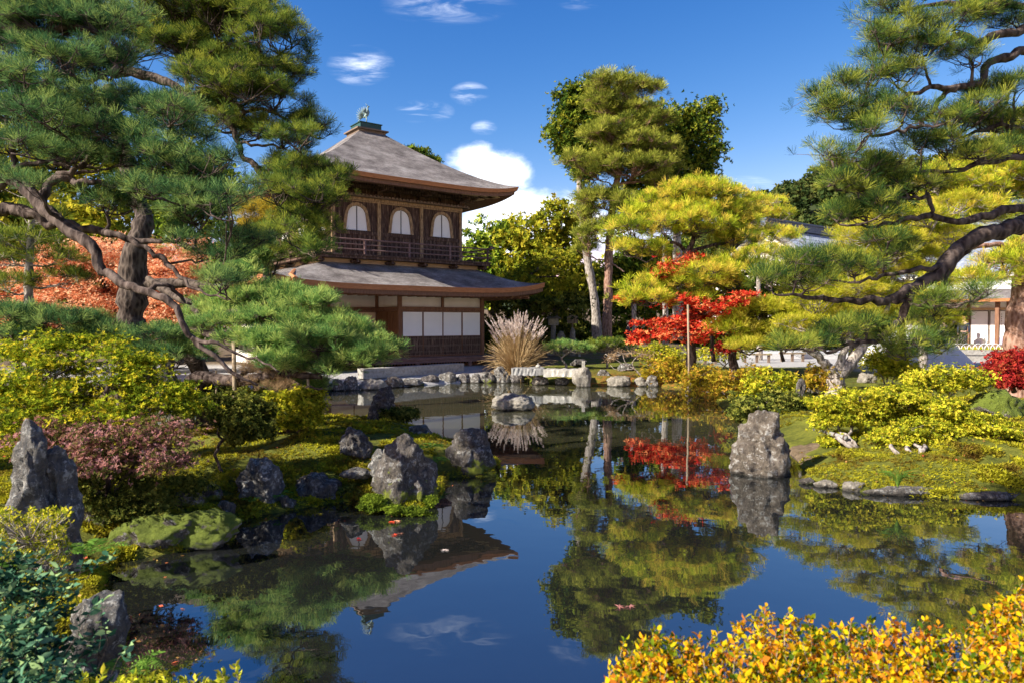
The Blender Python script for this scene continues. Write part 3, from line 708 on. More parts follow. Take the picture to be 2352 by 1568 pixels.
class Tree:
    def __init__(s, name, label, cat, loc, seed, group=None):
        s.t = thing(name, label, cat, loc, 0, group); s.rng = np.random.RandomState(seed); s.nodes = []; s.limb = MB()
        s.tp, s.td = [], []; s.ta, s.tb, s.tr0, s.tr1 = [], [], [], []
    def branch(s, pts, rad, n=None, amp=.02, seg=7, rough=.12):
        n = n or max(4, len(pts)*4)
        P, R = wiggle(pts, rad, n, amp, s.rng); R = R*(1+s.rng.normal(size=len(R))*rough*.6)
        s.limb.tube([Vector(p) for p in P], list(np.maximum(R, .003)), seg)
        s.nodes += [(p, r) for p, r in zip(P, R)]; return P, R
    def nearest(s, p, below=.0):
        A = np.array([q for q, r in s.nodes]); d = A-p; k = np.linalg.norm(d*[1, 1, 1.0], axis=1)+np.maximum(d[:, 2], 0)*1.2
        i = int(np.argmin(k)); return A[i], s.nodes[i][1]
    def grow(s, root, tip, r0, r1, n=6, amp=.03, sag=.1, seg=5):
        root = np.array(root, float); tip = np.array(tip, float); m = (root+tip)/2; L = np.linalg.norm(tip-root); m[2] -= sag*L
        P, R = wiggle([root, m, tip], [r0, (r0+r1)/2, r1], n, amp*L, s.rng); s.limb.tube([Vector(p) for p in P], list(R), seg); return P
    def needle_pad(s, c, rx, ry, rz, nclump, per, cr, twr=.006, up=.9):
        """flattened cushion of needle tufts on a fan of twigs"""
        c = np.array(c, float); root = c-np.array([0, 0, rz*.55])
        a, ar = s.nearest(root)
        P = s.grow(a, root, min(ar*.7, .02+.02*np.linalg.norm(root-a)), max(twr*1.6, .01), 7, .05, .06)
        s.nodes += [(p, twr*2) for p in P[2:]]
        rng = s.rng
        for k in range(nclump):
            th = rng.rand()*6.283; r = math.sqrt(rng.rand()); 
            o = np.array([math.cos(th)*r*rx, math.sin(th)*r*ry, rz*(math.sqrt(max(0, 1-r*r))*1.0-.25)*(.55+.5*rng.rand())])
            q = c+o; rt = P[rng.randint(len(P)//2, len(P))]
            mid = (rt+q)/2+rng.normal(size=3)*.06*np.linalg.norm(q-rt)-np.array([0, 0, .10*np.linalg.norm(q-rt)])
            s.ta += [rt, mid]; s.tb += [mid, q]; s.tr0 += [twr*1.5, twr*1.1]; s.tr1 += [twr*1.1, twr*.7]
            ck = cr*rng.uniform(.65, 1.3); g = rng.normal(size=(per, 3))*[ck*.55, ck*.55, ck*.45]; g[:, 2] = g[:, 2]*.8+ck*.25
            pp = q+g; rad = np.array([o[0]/rx, o[1]/ry, 0])
            dd = g/np.maximum(np.linalg.norm(g, axis=1, keepdims=True), 1e-6)*.55+[0, 0, up]+rad*.45+rng.normal(size=(per, 3))*.25
            s.tp.append(pp); s.td.append(dd)
            s.ta += [q]*per; s.tb += list(pp); s.tr0 += [twr*.7]*per; s.tr1 += [twr*.4]*per
    def leaf_mass(s, c, rx, ry, rz, nclump, per, cr, flat=.6, up=.5, shell=.55, twr=.008, branch=True):
        c = np.array(c, float); rng = s.rng
        if branch and s.nodes:
            a, ar = s.nearest(c); P = s.grow(a, c, min(ar*.8, .1), twr*1.5, 6, .06, .02)
        else: P = np.array([c])
        for k in range(nclump):
            v = rng.normal(size=3); v /= np.linalg.norm(v); r = (shell+(1-shell)*rng.rand()**.6)*(1.22 if rng.rand() < .18 else .97)
            q = c+v*r*[rx, ry, rz]; v2 = v*[1/rx, 1/ry, 1/rz]; v2 /= np.linalg.norm(v2)
            if branch:
                rt = P[rng.randint(len(P)//2, len(P))]; s.ta.append(rt); s.tb.append(q); s.tr0.append(twr); s.tr1.append(twr*.5)
            ck = cr*rng.uniform(.55, 1.25); g = rng.normal(size=(per, 3))*[ck, ck, ck*flat]*.6
            s.tp.append(q+g); s.td.append(v2*.7+[0, 0, up]+rng.normal(size=(per, 3))*.55)
    def finish(s, temps, fmat, bmat, scale=(.8, 1.2), fname='crown', shrink=True, tname='trunk', extra=None):
        if s.limb.v:
            s.limb.build(tname, bmat, s.t, True, world=True)
        if s.ta:
            V, Fa = twigs_np(s.ta, s.tb, np.array(s.tr0), np.array(s.tr1)); mesh_np('twigs', V, Fa, bmat, s.t)
        P = np.concatenate(s.tp); D = np.concatenate(s.td)
        V, Fa = scatter(temps, P, D, s.rng.uniform(*scale, size=len(P)), s.rng); o = mesh_np(fname, V, Fa, fmat, s.t)
        if 'twigs' and s.ta: pass
        return s.t
RNG = np.random.RandomState(5)
def tufts(n, L, w, spread=1.2, k=6): return [t_tuft(int(n*1.15), L*1.05, w*.82, spread, RNG) for _ in range(k)]
def sprigs(n, L, w, k=5): return [t_sprig(n, L, w, RNG) for _ in range(k)]
# rocks
_ico = {}
def ico(sub):
    if sub not in _ico:
        import bmesh
        bm = bmesh.new(); bmesh.ops.create_icosphere(bm, subdivisions=sub, radius=1)
        _ico[sub] = (np.array([v.co[:] for v in bm.verts]), np.array([[v.index for v in f.verts] for f in bm.faces])); bm.free()
    return _ico[sub]
def rock_mesh(w, dpt, h, seed, sub=4, taper=.75, lean=0, cuts=9, rough=1.0, flat=.0, base=.30):
    """angular boulder with its foot at z=0, sunk a little"""
    rng = np.random.RandomState(seed); V, Fa = ico(sub); N = V.copy()
    cuts += 5; pl = rng.normal(size=(cuts, 3)); pl[:, 2] *= .7; pl /= np.linalg.norm(pl, axis=1, keepdims=True); dist = rng.uniform(.66, .95, cuts)
    if flat: pl = np.vstack([pl, [0.08, -.1, 1]]); dist = np.append(dist, 1-flat)
    # soft polytope
    r = np.ones(len(N))
    for p, d in zip(pl, dist):
        dot = N@p; r = np.where(dot > .02, np.minimum(r, d/np.maximum(dot, .02)), r)
    P = N*r[:, None]
    P /= np.abs(P).max(0)
    zz = (P[:, 2]+1)/2; k = 1-(1-taper)*zz**1.2
    P[:, 0] = P[:, 0]*k+lean*zz; P[:, 1] *= k
    P[:, 2] = np.sign(P[:, 2])*np.abs(P[:, 2])**.85
    out = np.empty_like(P); off = Vector((seed*7.3 % 50, seed*3.1 % 50, 0)); s = np.array([w/2, dpt/2, h*(1+base)/2]); sz = min(w, dpt, h)
    for i, p in enumerate(P):
        q = Vector(p*s)
        f = noise.fractal(q*(2.6/sz)+off, .75, 2.1, 6)*.10 - abs(noise.noise(Vector((q.x, q.y, q.z*2.2))*(6/sz)+off))*.05+noise.noise(q*(1.1/sz)+off)*.15
        ridg = abs(noise.noise(Vector((q.x*3.4, q.y*3.4, q.z*1.3))*(1/sz)+off))
        out[i] = p*s+N[i]*sz*(f*rough-ridg*.16*rough)
    lo, hi = out.min(0), out.max(0); tgt = np.array([w, dpt, h*(1+base)]); out = (out-(lo+hi)/2)*(tgt/(hi-lo))
    out[:, 2] += h*(1+base)/2-h*base; return out, Fa
def rock(px, py, wpx, hpx, mat, label, seed, z=0.0, dratio=.8, D=None, name='boulder', group=None, cat='rock', rz=None, **kw):
    """boulder whose foot shows at px,py"""
    g = G(px, py, z) if D is None else W(px, py, D); d = g.y
    if D is not None:
        gz = ground_z(g.x, g.y); hpx += (g.z-gz)*F/d; g.z = gz
    w = wpx/F*d; h = hpx/F*d; dp = w*dratio
    V, Fa = rock_mesh(w, dp, h, seed, **kw)
    a = math.radians(rz if rz is not None else 0)
    c, s_ = math.cos(a), math.sin(a); V = V@np.array([[c, s_, 0], [-s_, c, 0], [0, 0, 1]])
    me = mesh_np(name, V, Fa, M[mat], None, True); me.location = (g.x, g.y+dp*.42, g.z)
    me.data.polygons.foreach_set('use_smooth', np.ones(len(Fa), bool))
    return tag(me, label, cat, group)
# ------------------------------------------------------------ rocks
def rocks():
    R = rock
    R(1766, 1097, 158, 152, 'rock_brown', 'tall grey brown boulder standing in the water before the right bank', 11, sub=5, taper=.62, lean=-.05, cuts=8, dratio=.75)
    R(922, 1172, 168, 172, 'rock_low', 'pointed dark boulder with a bright mossy foot at the tip of the left spit', 12, sub=5, taper=.42, lean=.0, cuts=9)
    R(1079, 1094, 122, 108, 'rock_low', 'rounded brown boulder standing in the water right of the pointed boulder', 47, sub=5, taper=.78, cuts=7)
    R(586, 1172, 108, 118, 'rock_lichen', 'upright grey rock with a mossy flat top on the left waterline', 14, sub=5, taper=.8, flat=.1)
    R(714, 1158, 122, 66, 'rock_dark', 'low dark blue rock with white lichen on the left waterline', 15, sub=5, taper=.8, flat=.12)
    R(385, 1272, 300, 92, 'rock_moss', 'long moss covered rock lying along the left waterline', 16, sub=5, taper=.82, flat=.1, dratio=.35, rz=11)
    R(194, 1262, 92, 112, 'rock_moss', 'rounded mossy boulder between the tall stones and the long mossy rock', 17, sub=5, taper=.8)
    R(40, 1225, 104, 262, 'rock_lichen', 'tallest pale lichened standing stone at the left edge', 18, D=5.6, sub=5, taper=.8, lean=.1, dratio=.9, cuts=6)
    R(122, 1240, 104, 215, 'rock_lichen', 'shorter dark lichened standing stone leaning on the tallest one', 19, D=5.75, sub=5, taper=.85, lean=-.12, dratio=.9, cuts=6)
    R(180, 1585, 165, 205, 'rock_lichen', 'large lichened rock in the lower left corner among glossy leaves', 20, D=4.0, sub=5, taper=.6)
    R(875, 990, 72, 102, 'rock_dark', 'tall black standing stone behind the small pine like shrub', 21, z=.15, sub=5, taper=.58, lean=.12)
    R(810, 1048, 84, 66, 'rock_dark', 'black and white banded rock on the moss of the left spit', 22, z=.38, sub=5, taper=.75, flat=.1)
    R(962, 1012, 62, 36, 'rock', 'small grey rock on the far edge of the moss spit', 23, z=.2)
    R(746, 992, 70, 26, 'rock_dark', 'low black rock beside the yellow leaved shrub', 24, z=.12)
    R(868, 1088, 52, 55, 'rock_lichen', 'blue grey rock leaning against the pointed boulder', 25, z=.32)
    R(812, 1098, 76, 20, 'rock', 'flat thin rock behind the low dark blue rock', 26, z=.26, flat=.2)
    R(930, 1025, 22, 18, 'rock_pale', 'tiny pale stone on the moss', 27, z=.42)
    R(560, 1120, 44, 30, 'rock_low', 'small mossy rock beside the upright flat topped rock', 81, z=.2)
    R(480, 1150, 50, 38, 'rock_low', 'small round mossy rock under the pink leaved bush', 28, z=.16)
    R(420, 1165, 70, 34, 'rock_low', 'low mossy rock just above the long mossy rock', 29, z=.2)
    R(795, 1126, 60, 26, 'rock_low', 'low mossy stone in the gap before the pointed boulder', 30, z=.05)
    R(1179, 944, 104, 40, 'rock_pale', 'pale round island rock alone in the middle of the pond', 31, sub=5, taper=.8)
    R(1337, 889, 46, 47, 'rock_pale', 'upright pale stone post at the right end of the bridge', 32, taper=.85, flat=.15, rough=.6)
    R(1241, 884, 40, 22, 'rock_brown', 'mossy brown rock under the joint of the stone bridge', 33)
    R(1292, 884, 34, 18, 'rock_dark', 'dark rock in the shade under the second bridge slab', 82)
    R(655, 1172, 40, 34, 'rock_low', 'dark mossy stone wedged between the flat topped rock and the low blue rock', 83, z=0)
    R(508, 1195, 54, 44, 'rock_low', 'mossy dark stone at the right end of the long mossy rock', 84, z=.02)
    R(290, 1190, 60, 46, 'rock_dark', 'dark rock in the shade behind the long mossy rock', 85, z=.1)
    R(775, 1150, 36, 30, 'rock_dark', 'small wet dark stone right of the low dark blue rock', 86, z=0)
    R(1010, 1062, 40, 36, 'rock_dark', 'dark stone in the gap between the pointed and the rounded boulder', 87, z=.05)
    # far shore, left to right
    far = [(742, 898, 30, 30, 'rock_dark'), (772, 897, 40, 28, 'rock'), (805, 896, 38, 34, 'rock'), (853, 895, 68, 26, 'rock_pale'), (900, 890, 52, 26, 'rock_brown'), (947, 886, 50, 18, 'rock'),
           (985, 882, 46, 22, 'rock_dark'), (1028, 880, 44, 26, 'rock'), (1063, 879, 40, 22, 'rock_dark'), (1092, 879, 30, 22, 'rock'), (1120, 879, 34, 26, 'rock_low'), (1152, 879, 44, 38, 'rock'),
           (1185, 879, 40, 26, 'rock_dark')]
    lab = ['small dark rock, leftmost on the far shore line', 'grey rock second from the left on the far shore', 'upright grey rock left of the flat pale rock on the far shore', 'flat pale rock with moss on the far shore',
           'brown wedge shaped rock right of the flat pale rock', 'low flat grey rock under the long granite slab', 'dark rock under the middle of the granite slab', 'grey rock below the right end of the granite slab',
           'dark rock just right of the granite slab end', 'small grey rock on the shore before the pavilion corner', 'mossy rock left of the big ribbed shore rock', 'big grey ribbed rock on the shore below the pampas grass', 'dark rock beneath the left end of the stone bridge']
    for i, ((x, y, w, h, m), l) in enumerate(zip(far, lab)): R(x, y, w, h, m, l, 60+i, taper=.8, flat=.1, sub=4, group='rocks along the far shore')
    fr = [(1388, 872, 34, 24, 'rock', 'dark grey tilted rock right of the upright bridge post', .12), (1425, 888, 58, 26, 'rock_pale', 'broad pale rock on the shore below the bare shrub', 0), (1474, 887, 30, 22, 'rock_pale', 'small pale rock right of the broad pale shore rock', 0),
          (1500, 888, 28, 28, 'rock', 'squarish upright grey rock on the right far shore', 0), (1535, 886, 38, 22, 'rock_pale', 'pale rock nearest the wooden pole on the far shore', 0), (1600, 902, 40, 26, 'rock_dark', 'dark rock behind the wooden pole at the shore', 0),
          (1440, 850, 40, 16, 'rock_lichen', 'pale blue stone behind the far right shore', .4), (1505, 852, 34, 26, 'rock_dark', 'dark upright stone behind the bare shrub', .4), (1330, 838, 40, 14, 'rock_dark', 'dark low stone on the moss beyond the bridge', .5)]
    for i, (x, y, w, h, m, l, z) in enumerate(fr): R(x, y, w, h, m, l, 90+i, z=z, taper=.8, flat=.1)
    # right bank
    R(2322, 952, 130, 56, 'rock_moss', 'wide mossy rock at the right edge behind the azaleas', 41, z=.5, D=13)
    R(1885, 905, 56, 38, 'rock_pale', 'pale rounded rock left of the forked grey trunk', 42, z=.4)
    R(1998, 880, 44, 24, 'rock_pale', 'small white rock right of the forked grey trunk', 43, z=.42)
    R(1842, 912, 26, 44, 'rock_dark', 'narrow dark standing stone behind the big boulder', 44, z=.35)
    R(1905, 1120, 60, 16, 'rock_pale', 'low pale edging stone right of the big boulder', 45, dratio=.6, flat=.2)
    R(1970, 1128, 60, 22, 'rock_pale', 'second low pale edging stone at the mossy bank', 46, dratio=.6, flat=.2)
    R(2110, 1140, 240, 20, 'rock', 'long low dark edging stone under the moss bank', 48, dratio=.2, flat=.2)
    R(2290, 1150, 150, 18, 'rock_dark', 'dark edging stone at the right end of the moss bank', 49, dratio=.3, flat=.2)
    R(1860, 1112, 40, 14, 'rock_low', 'small wet stone touching the foot of the big boulder', 50, dratio=.6)
    R(380, 845, 60, 50, 'rock_lichen', 'pale blue grey pointed rock behind the green maple bush', 51, D=11.5, taper=.4)
    R(600, 902, 60, 40, 'rock_dark', 'dark rock under the low pine trunk behind the prop', 52, z=.1)
rocks()
def stone_things():
    def slab(name, label, pts_l, pts_r, depth, z0, z1, mat, seed, cat='slab'):
        a, b = pts_l, pts_r; d = (b-a); d.z = 0; L = d.length; ang = math.atan2(d.y, d.x)
        rng = random.Random(seed); mb = MB(); n = 14; m = 4
        # slightly uneven block
        vs = []; 
        for k, z in enumerate((z0, z1)):
            for j in range(m+1):
                for i in range(n+1):
                    e = .012+.02*(seed != 1)
                    vs.append((L*i/n+rng.uniform(-e, e)*(i in (0, n)), depth*j/m+rng.uniform(-e, e), z+rng.uniform(-e, e)*.6))
        def id(k, j, i): return k*(m+1)*(n+1)+j*(n+1)+i
        fs = [(id(1, j, i), id(1, j, i+1), id(1, j+1, i+1), id(1, j+1, i)) for j in range(m) for i in range(n)]
        fs += [(id(0, j+1, i), id(0, j+1, i+1), id(0, j, i+1), id(0, j, i)) for j in range(m) for i in range(n)]
        fs += [(id(0, 0, i), id(0, 0, i+1), id(1, 0, i+1), id(1, 0, i)) for i in range(n)] + [(id(1, m, i), id(1, m, i+1), id(0, m, i+1), id(0, m, i)) for i in range(n)]
        fs += [(id(1, j, 0), id(1, j+1, 0), id(0, j+1, 0), id(0, j, 0)) for j in range(m)] + [(id(0, j, n), id(0, j+1, n), id(1, j+1, n), id(1, j, n)) for j in range(m)]
        mb.add(vs, fs); o = mb.build(name, M[mat]); o.location = (a.x, a.y, 0); o.rotation_euler = (0, 0, ang); tag(o, label, cat); return o
    slab('granite_slab', 'long low pale granite block on the shore before the pavilion', W(835, 869, 23.9), W(1066, 852, 27.3), .35, .28, .62, 'granite', 1)
    slab('bridge_slab', 'left slab of the stone bridge resting on the ribbed shore rock', W(1174, 850, 24.6), W(1247, 850, 24.4), .75, .36, .60, 'granite_grey', 2, 'bridge')
    slab('bridge_slab', 'right slab of the stone bridge ending at the upright stone', W(1249, 852, 24.3), W(1332, 852, 24.0), .75, .33, .58, 'granite', 3, 'bridge')
    slab('stone_step', 'flat pale stepping slab on the gravel left of the granite block', W(640, 885, 22), W(720, 880, 22.6), .8, .30, .46, 'granite', 5)
stone_things()
# ------------------------------------------------------------ foliage materials
L_ = m_leaf
M['n_blue'] = L_('bluish_needles', [(.018, .05, .024), (.06, .15, .055), (.15, .28, .09), (.33, .43, .11)], .35, 1.6, jit=1.1)
M['n_green'] = L_('green_needles', [(.03, .06, .015), (.08, .14, .028), (.18, .25, .04), (.34, .37, .05)], .4, 1.3, jit=1.1)
M['n_bright'] = L_('bright_needles', [(.07, .16, .05), (.16, .31, .08), (.30, .45, .11), (.48, .56, .15)], .4, 1.6, jit=1.0)
M['n_yellow'] = L_('yellow_green_needles', [(.14, .20, .018), (.40, .48, .03), (.66, .68, .05), (.72, .54, .08)], .4, .9, jit=1.1)
M['n_lime'] = L_('lime_needles', [(.18, .22, .015), (.40, .43, .025), (.60, .56, .04), (.65, .55, .08)], .45, 1.0, jit=1.1)
M['n_gold'] = L_('gold_needles', [(.30, .22, .02), (.48, .36, .04), (.60, .46, .06)], .4, 2)
M['n_olive'] = L_('olive_needles', [(.05, .075, .012), (.17, .21, .03), (.34, .37, .055), (.50, .50, .08)], .35, .8, jit=1.0)
M['n_brown'] = L_('brown_needles', [(.16, .10, .05), (.30, .20, .11), (.42, .30, .17)], .3, 2)
M['n_right'] = L_('right_pine_needles', [(.025, .06, .02), (.07, .14, .035), (.20, .28, .045), (.40, .42, .06)], .4, 1.1, jit=1.1)
M['l_dark'] = L_('dark_leaves', [(.02, .045, .010), (.07, .125, .018), (.18, .24, .025), (.34, .34, .035)], .3, .9, jit=.9)
M['l_mid'] = L_('broad_leaves', [(.04, .08, .014), (.13, .21, .022), (.30, .39, .035), (.50, .53, .06)], .35, .6, jit=.9)
M['l_lime'] = L_('lime_leaves', [(.10, .13, .015), (.25, .28, .02), (.42, .40, .03), (.50, .42, .04)], .4, .8, jit=1.0)
M['l_azalea'] = L_('azalea_leaves', [(.10, .13, .012), (.30, .34, .02), (.56, .55, .035), (.66, .56, .05)], .35, 2.2, jit=1.0)
M['l_azgold'] = L_('golden_azalea_leaves', [(.14, .12, .012), (.34, .28, .02), (.50, .38, .03), (.50, .26, .04)], .35, 1.6, jit=1.0)
M['l_shrub'] = L_('shrub_leaves', [(.03, .045, .01), (.08, .10, .02), (.16, .18, .03), (.28, .27, .05)], .3, 3, jit=1.0)
M['l_red'] = L_('red_maple_leaves', [(.16, .01, .008), (.60, .03, .02), (.86, .11, .05), (.90, .34, .12)], .45, 1.6, jit=1.0)
M['l_dkred'] = L_('dark_red_leaves', [(.14, .01, .012), (.32, .022, .025), (.45, .05, .03), (.38, .14, .05)], .4, 2)
M['l_orange'] = L_('orange_maple_leaves', [(.45, .12, .05), (.85, .34, .16), (.90, .50, .27), (.92, .66, .40)], .5, 1.0, jit=1.0)
M['l_maple'] = L_('green_maple_leaves', [(.06, .09, .008), (.17, .24, .016), (.36, .42, .025), (.60, .50, .03)], .45, 1.8, jit=1.0)
M['l_pink'] = L_('pink_leaves', [(.07, .09, .02), (.16, .14, .04), (.34, .14, .12), (.48, .25, .23)], .35, 2.6, jit=.9)
M['l_gloss'] = L_('glossy_leaves', [(.018, .06, .035), (.05, .14, .075), (.12, .25, .14), (.28, .40, .16)], .25, 5, jit=1.0)
M['l_front'] = L_('golden_front_leaves', [(.06, .12, .01), (.24, .30, .012), (.66, .52, .012), (.85, .58, .012), (.85, .44, .012), (.55, .18, .02)], .5, 5, jit=1.1)
M['l_moss'] = L_('moss_tufts', [(.10, .055, .015), (.20, .16, .018), (.34, .33, .02), (.50, .44, .03)], .3, 1.9, jit=.3)
M['stalk'] = L_('dry_stalks', [(.30, .19, .08), (.52, .37, .18), (.68, .52, .30)], .3, 3)
M['plume'] = L_('pampas_plumes', [(.42, .33, .28), (.62, .52, .45), (.75, .66, .60)], .4, 3)
M['l_fern'] = L_('fern_leaves', [(.05, .12, .02), (.13, .26, .04), (.24, .38, .06)], .4, 3)
def P3(px, py, d): return W(px, py, d)
def pxm(px, d): return px/F*d
def pine(name, label, seed, trunk, limbs, pads, mat, bark='bark', tuft=(22, .11, .005), dens=1.0, per=9, cr=.16, dj=.5, rzk=.30, loc=None, twr=.006, group=None, seg=8, up=.9, cat='pine tree', extra=0, dj_=.5):
    """trunk, limbs: lists of (px,py,depth,radius_m); pads: (px,py,depth,half width px,half height px)"""
    g = loc or P3(*trunk[0][:3])
    T = Tree(name, label, cat, (g.x, g.y, ground_z(g.x, g.y)), seed, group)
    def conv(l): return [P3(*q[:3]) for q in l], [q[3] for q in l]
    p, r = conv(trunk)
    p0 = Vector((p[0].x, p[0].y, T.t.location.z-.15)); 
    if (p[0]-p0).length > .25: p = [p0]+p; r = [r[0]*1.15]+r
    T.branch(p, r, amp=.012*r[0]*6, seg=seg+3, n=len(p)*5)
    for l in limbs: p, r = conv(l); T.branch(p, r, amp=.02, seg=seg, n=len(p)*5)
    allp = list(pads); rr = random.Random(seed)
    for q in pads:
        for _ in range(extra): allp.append((q[0]+rr.uniform(-.8, .8)*q[3], q[1]+rr.uniform(-.9, .9)*q[4], q[2]+rr.uniform(-dj_, dj_), q[3]*.75, q[4]*.9))
    for q in allp:
        px, py, d, a, b = q[:5]; c = P3(px, py, d); rx = pxm(a, d); rz = pxm(b, d); ry = rx*.8
        n = max(3, int(dens*rx*ry*3.1/(cr*cr*2.6)))
        T.needle_pad(c, rx, ry, rz, n, per, cr, twr, up)
    return T.finish(tufts(*tuft), M[mat], M[bark])
def leafy(name, label, seed, trunks, masses, mat, temps, bark='bark', dens=1.0, per=26, cr=.3, flat=.6, up=.5, shell=.5, group=None, cat='tree', loc=None, twr=.008, amp=.03, dk=.8, base=None):
    g = loc or (P3(*trunks[0][0][:3]) if trunks else P3(masses[0][0], masses[0][1], masses[0][2]))
    z = ground_z(g.x, g.y)
    T = Tree(name, label, cat, (g.x, g.y, z), seed, group)
    for l in trunks:
        p = [P3(*q[:3]) for q in l]; r = [q[3] for q in l]
        T.branch(p, r, amp=amp*.5, seg=7, n=len(p)*4)
    for q in masses:
        px, py, d, a, b = q[:5]; c = P3(px, py, d); rx = pxm(a, d); rz = pxm(b, d); ry = rx*dk
        area = (rx*ry+rx*rz+ry*rz)*4.2; n = max(4, int(dens*area/(cr*cr*3.2)))
        T.leaf_mass(c, rx, ry, rz, n, per, cr, flat, up, shell, twr, branch=bool(trunks))
    return T.finish(temps, M[mat], M[bark])
def ground_trunk(px, py, d, r, topx, topy, n=3):
    g = P3(px, py, d); return g
# ------------------------------------------------------------ left side pines
def left_pines():
    # P1: thick trunk, crown over the pavilion
    pine('pine_tree', 'big pine with a thick rugged leaning trunk before the orange maples', 101,
         [(312, 800, 13, .30), (300, 735, 13, .26), (304, 660, 13, .25), (303, 610, 13, .22), (318, 560, 13, .20), (328, 500, 13.2, .17), (300, 400, 13.4, .15), (270, 290, 13.6, .14), (250, 200, 13.6, .12)],
         [[(325, 655, 13, .12), (380, 655, 12.9, .10), (424, 647, 12.8, .095), (492, 665, 12.6, .08), (574, 676, 12.2, .06), (640, 680, 12, .035)],
          [(255, 165, 13.6, .11), (300, 165, 13.5, .10), (390, 195, 13.4, .085), (440, 225, 13.3, .07), (525, 285, 13.3, .06), (555, 355, 13.2, .05), (580, 378, 13.2, .06), (640, 455, 13.0, .035), (690, 520, 12.8, .02)],
          [(580, 378, 13.2, .05), (620, 395, 13.3, .04), (660, 385, 13.3, .03)],
          [(430, 220, 13.3, .05), (500, 190, 13.3, .04), (510, 120, 13.4, .035), (570, 90, 13.5, .03)],
          [(510, 140, 13.4, .035), (580, 150, 13.3, .03), (640, 130, 13.3, .02)],
          [(440, 225, 13.4, .05), (415, 150, 13.6, .04), (400, 80, 13.8, .03)],
          [(520, 280, 13.3, .04), (600, 250, 13.2, .03), (680, 290, 13.1, .02)],
          [(545, 340, 13.2, .04), (560, 330, 13.2, .03), (650, 340, 13.1, .02)],
          [(437, 700, 12.0, .06), (480, 750, 11.5, .055), (506, 777, 11.2, .05), (560, 800, 11, .045), (643, 829, 10.8, .03), (700, 835, 10.7, .02)],
          [(574, 676, 12.2, .05), (650, 740, 11.6, .04), (740, 790, 11.2, .03), (850, 815, 11, .018)],
          [(340, 640, 12.9, .07), (400, 680, 12.4, .065), (437, 700, 12.0, .06)]],
         [(400, 50, 13.8, 130, 45), (540, 55, 13.5, 120, 45), (640, 100, 13.3, 70, 40), (470, 110, 13.8, 100, 40), (580, 150, 13.3, 110, 40), (660, 180, 13.3, 50, 34), (480, 185, 13.6, 100, 35), (630, 235, 13.2, 85, 35),
          (700, 292, 13.1, 52, 30), (540, 240, 13.6, 90, 32), (430, 260, 13.8, 80, 30), (650, 330, 13.2, 60, 22), (720, 300, 13.0, 34, 22), (330, 90, 14, 110, 40), (450, 20, 13.8, 120, 35), (620, 50, 13.4, 60, 28),
          (600, 300, 13.5, 70, 28), (700, 395, 13, 75, 30), (760, 418, 12.9, 48, 28), (660, 450, 13, 80, 30), (740, 465, 12.8, 60, 30), (690, 510, 12.8, 60, 26), (750, 530, 12.8, 36, 22), (670, 548, 12.7, 56, 22), (640, 590, 12.6, 50, 20), (700, 572, 12.6, 34, 15), (600, 560, 12.8, 40, 22), (640, 400, 13.2, 40, 20)],
         'n_green', 'bark_trunk', dens=1.25, per=10, cr=.17, tuft=(26, .125, .0065), twr=.008, extra=2, dj_=1.2)
    # fluffy low pads over the water: a second pine of the same stand
    pine('pine_tree', 'low spreading bright green pine reaching over the water before the pavilion', 102,
         [(470, 880, 12, .14), (430, 800, 12, .12), (440, 730, 11.9, .10)],
         [[(440, 735, 11.9, .07), (520, 720, 11.7, .06), (600, 730, 11.5, .05), (690, 760, 11.3, .035)],
          [(440, 750, 11.9, .07), (506, 777, 11.2, .05), (600, 810, 11, .045), (700, 830, 10.8, .03), (820, 835, 10.6, .02)],
          [(600, 730, 11.5, .04), (720, 770, 11.2, .035), (850, 805, 11, .018)]],
         [(560, 640, 12.2, 70, 26), (610, 690, 12, 90, 32), (700, 700, 12, 70, 26), (520, 700, 12.2, 70, 26), (640, 745, 11.6, 110, 34), (540, 750, 11.7, 90, 30), (740, 755, 11.5, 85, 30), (800, 785, 11.3, 75, 28),
          (858, 805, 11.1, 58, 24), (700, 800, 11.1, 100, 30), (790, 830, 10.9, 80, 22), (590, 795, 11.2, 80, 28), (840, 830, 11, 55, 16), (650, 835, 10.9, 80, 22), (730, 850, 10.8, 50, 18), (560, 600, 12.4, 50, 24)],
         'n_bright', 'bark', dens=1.6, per=12, cr=.16, tuft=(26, .125, .007), twr=.005, extra=1, dj_=.6)
    pine('pine_tree', 'horizontal pine with a thick propped trunk and dry brown twigs', 103,
         [(430, 900, 11.5, .10), (445, 868, 11.5, .10), (480, 866, 11.4, .10), (530, 874, 11.2, .095), (590, 868, 11, .08), (650, 858, 10.9, .07), (700, 862, 10.8, .05), (740, 866, 10.8, .03)],
         [[(540, 872, 11.2, .04), (580, 850, 11.1, .035), (640, 845, 11, .02)], [(650, 860, 10.9, .03), (690, 885, 10.7, .02), (740, 890, 10.6, .015)]],
         [(600, 848, 11, 50, 12), (660, 852, 10.9, 55, 14), (720, 838, 10.8, 34, 14), (640, 890, 10.8, 50, 10), (560, 880, 11, 30, 10)],
         'n_brown', 'bark', dens=1.6, per=9, cr=.12, tuft=(20, .08, .004), twr=.004)
    pine('pine_tree', 'small green pine clump right of the dry twigs over the far shore', 104,
         [(700, 905, 11.6, .05), (690, 890, 11.5, .04), (670, 880, 11.4, .03)], [], [(690, 893, 11.4, 60, 18), (650, 885, 11.4, 40, 14), (730, 878, 11.4, 26, 12)], 'n_bright', 'bark', dens=1.8, per=10, cr=.12, tuft=(22, .09, .005), twr=.004)
